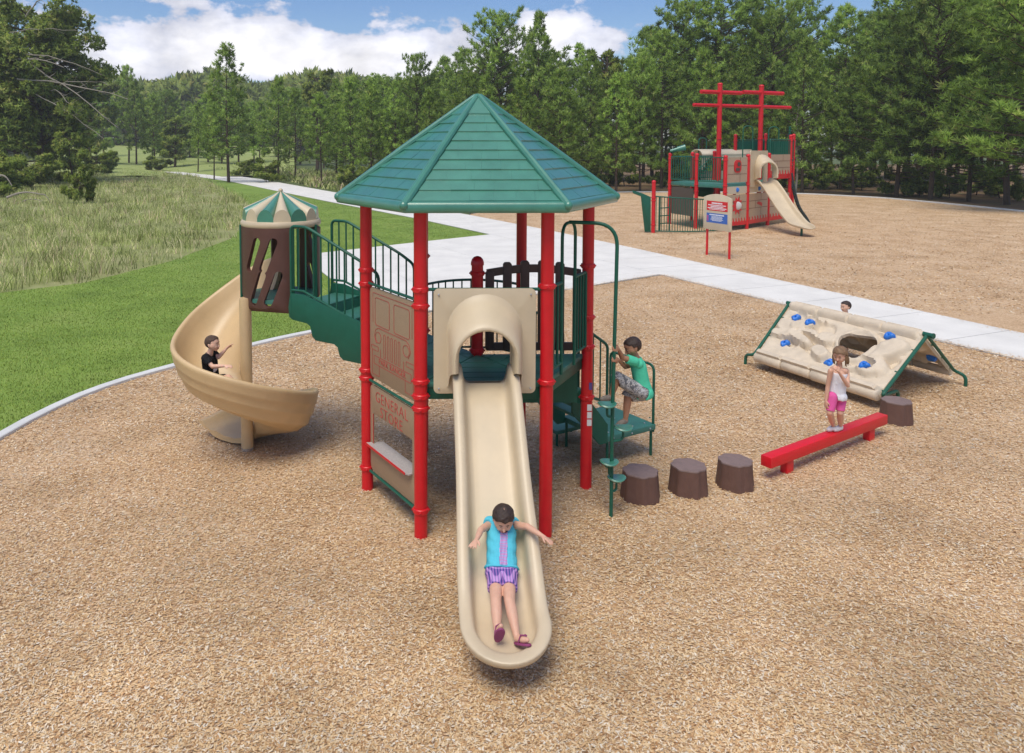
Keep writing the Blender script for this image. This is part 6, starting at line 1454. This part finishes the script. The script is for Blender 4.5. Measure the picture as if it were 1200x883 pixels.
leg(b, pj(752, 460, D0 - .06), pj(723, 443, D0 - .09), V3((f1.x, D0 - .07, f1.z + .02)), 'legl'); leg(b, pj(752, 462, D0 + .06), pj(736, 464, D0 + .02), V3((f2.x, D0 + .0, f2.z + .02)), 'legr')
foot(b, V3((f1.x, D0 - .07, f1.z + .01)), V3((f1.x - .105, D0 - .09, f1.z - .005)), 'footl'); foot(b, V3((f2.x, D0, f2.z + .01)), V3((f2.x - .09, D0 - .03, f2.z - .03)), 'footr')
b.grow(SKIN2, .0055)
hz3 = lambda p: (V3(p) - hip).dot(up_v)
b.wear('shirt', MINT, lambda l, t, p: (l in ('torso', 'pelvis') and hz3(p) > -.035) or (l == 'skin_neck' and t < .35) or (l.endswith('_upper') and t < .60), .012, lambda l, t, p: .013 + (.012 * t if l.endswith('_upper') else .02 * max(0, 1 - (hz3(p) + .04) / .15)))
b.wear('shorts', CAMO, lambda l, t, p: (l == 'pelvis' and hz3(p) < -.0) or l.endswith('_thigh') or (l.endswith('_shin') and t < .25 and False), .014, lambda l, t, p: .014 + (.012 * t if l.endswith('_thigh') else 0))
b.wear('sandal', GSHOE, lambda l, t, p: l.startswith('foot'), .006)
b.face(smile=0, brow=HAIRB); b.hair(HAIRB, .007, .042, -.062, -.02)

# girl walking along the beam
k = .93; 
tb = (978 - CX) / F; bt = (tb * L1.y - L1.x) / (bd.x - tb * bd.y); fp0 = L1 + bd * bt; BT = .279
b = Body('girl', 'little girl in white top and pink shorts walking on the red balance beam', (fp0.x, fp0.y, BT), k)
Y0 = fp0.y; q = lambda px, py, dy=0: AT(px, py, Y0 + dy)
hip = q(980.5, 463); ch = q(983, 434, .0); hd = q(984.5, 415.5, -.02)
torso(b, hip, ch, V3((-.75, .6, 0)), q(983.5, 426), .82)
b.head(hd, (-.70, -.62, -.28), (-.1, -.12, 1), 1.0)
fA = L1 + bd * (bt - .10) + Zv(BT + .03); fB = L1 + bd * (bt + .03) + Zv(BT + .03); bn = V3((-bd.y, bd.x, 0))
an1 = q(975, 495, -.02); an2 = q(983, 499.5, -.06); an1 = V3((an1.x, an1.y, BT + .045)); an2 = V3((an2.x, an2.y, BT + .045))
an1 = L1 + bd * (bt + .19) + bn * .025 + Zv(BT + .04); an2 = L1 + bd * (bt + .27) - bn * .02 + Zv(BT + .04)
leg(b, q(975.5, 465, -.02), q(972.5, 484, -.05), an1, 'legr'); leg(b, q(986, 465, .02), q(984.5, 484, -.02), an2, 'legl')
foot(b, an1 - Zv(.008), an1 + V3((-.085, -.05, -.015)), 'footr'); foot(b, an2 - Zv(.008), an2 + V3((-.10, -.06, -.015)), 'footl')
arm(b, q(973.5, 435, -.04), q(970, 453, -.02), q(968, 470, -.04), 'armr'); b.hand(q(968, 470, -.04), (-.05, -.1, -1), (.8, .3, 0), .25, .08, 1)
arm(b, q(992, 435, .02), q(993.5, 452, -.12), q(983, 436, -.17), 'arml'); b.hand(q(983, 436, -.17), (-.60, .05, .75), (-.2, .9, .1), .5, .06, -1)
b.grow(SKIN1 if 0 else mat('light_tan_skin', (1, 1, 1)), .005)
u4 = (ch - hip).normalized(); hz4 = lambda p: (V3(p) - hip).dot(u4)
b.wear('top', WHITEC, lambda l, t, p: (l in ('torso', 'pelvis') and -.035 < hz4(p) < .28) or (l == 'skin_neck' and t < .12) or (l == 'torso' and False), .010, lambda l, t, p: .010 + .017 * max(0, 1 - (hz4(p) + .04) / .07) * (1 + .3 * math.sin(p[0] * 130)))
b.wear('shorts', PINK, lambda l, t, p: (l == 'pelvis' and hz4(p) < .01) or (l.endswith('_thigh') and t < .88), .008)
b.wear('shoe', SHOE, lambda l, t, p: l.startswith('foot') or (l.endswith('_shin') and p[2] < BT + .055), .009)
b.face(smile=0); b.hair(HAIRL, .014, .036, -.09, -.075)
mb = MB(); rd = random.Random(2)
for i in range(60):
    a = rd.uniform(-2.6, 2.6); f0 = -math.cos(a) * .06; w0 = math.sin(a) * .078
    if f0 > .045: continue
    p0 = b.P_(f0 - .005, .01, w0); p1 = b.P_(f0 * 1.25 - .008, -.06, w0 * 1.22); p2 = b.P_(f0 * 1.2 - .005, -.115 - rd.uniform(0, .03), w0 * 1.15 + rd.uniform(-.012, .012)); mb.tube([p0, p1, p2], [.012, .011, .004], 5)
lh = mb.build('long_hair', HAIRL, b.root); lh['kind'] = 'stuff'

# boy behind the climbing wall
k = .98
hd = AT(991, 359, 13.9); dy = 13.9
b = Body('boy', 'boy with short dark hair standing behind the climbing wall, only his head showing', (hd.x, dy, 0), k)
h = V3((hd.x, dy, hd.z)); ch = h + V3((.02, .02, -.19)); hip = V3((h.x + .03, dy + .03, h.z - .52)); torso(b, hip, ch, V3((.3, .95, 0)), h + V3((.01, 0, -.10)))
b.head(h, (-.95, -.25, -.1), (0, 0, 1), .98)
arm(b, ch + V3((.0, -.1, 0)), ch + V3((-.05, -.13, -.17)), ch + V3((-.16, -.10, -.12)), 'arml'); b.hand(ch + V3((-.16, -.10, -.12)), (-.9, 0, .3), (0, 0, -1), .3, .1, 1)
arm(b, ch + V3((.0, .1, 0)), ch + V3((-.05, .13, -.17)), ch + V3((-.16, .10, -.12)), 'armr'); b.hand(ch + V3((-.16, .10, -.12)), (-.9, 0, .3), (0, 0, -1), .3, .1, -1)
for s_, lb in ((-1, 'legl'), (1, 'legr')): leg(b, hip + V3((0, .06 * s_, -.02)), V3((hip.x - .02, hip.y + .07 * s_, .30)), V3((hip.x, hip.y + .07 * s_, .06)), lb); foot(b, V3((hip.x, hip.y + .07 * s_, .045)), V3((hip.x - .11, hip.y + .08 * s_, .025)), 'foot')
b.grow(SKIN1, .0075)
b.wear('shirt', WHITEC, lambda l, t, p: (l in ('torso', 'pelvis') and p[2] > hip.z) or (l == 'skin_neck' and t < .4) or (l.endswith('_upper') and t < .6), .011)
b.wear('shorts', BLACKC, lambda l, t, p: (l == 'pelvis' and p[2] < hip.z + .02) or l.endswith('_thigh'), .012)
b.wear('shoe', SHOE, lambda l, t, p: l.startswith('foot'), .008)
b.face(smile=0); b.hair(HAIRB, .009, .045, -.062, -.02)

# ------------------------------------------------------------------ humid summer air
hz_ = MB(); hz_.box((0, 640, 19.5), (1500, 1360, 43)); hz_o = hz_.build('haze', RED, smooth=False); hz_o.data.materials.clear()
hm_ = bpy.data.materials.new('haze_air'); hm_.use_nodes = True; nt_ = hm_.node_tree; nt_.nodes.clear(); o_n = nt_.nodes.new('ShaderNodeOutputMaterial'); pv = nt_.nodes.new('ShaderNodeVolumePrincipled')
pv.inputs['Color'].default_value = (.93, .95, .95, 1); pv.inputs['Density'].default_value = HAZE; nt_.links.new(pv.outputs[0], o_n.inputs['Volume'])
hz_o.data.materials.append(hm_); tag(hz_o, kind='stuff')
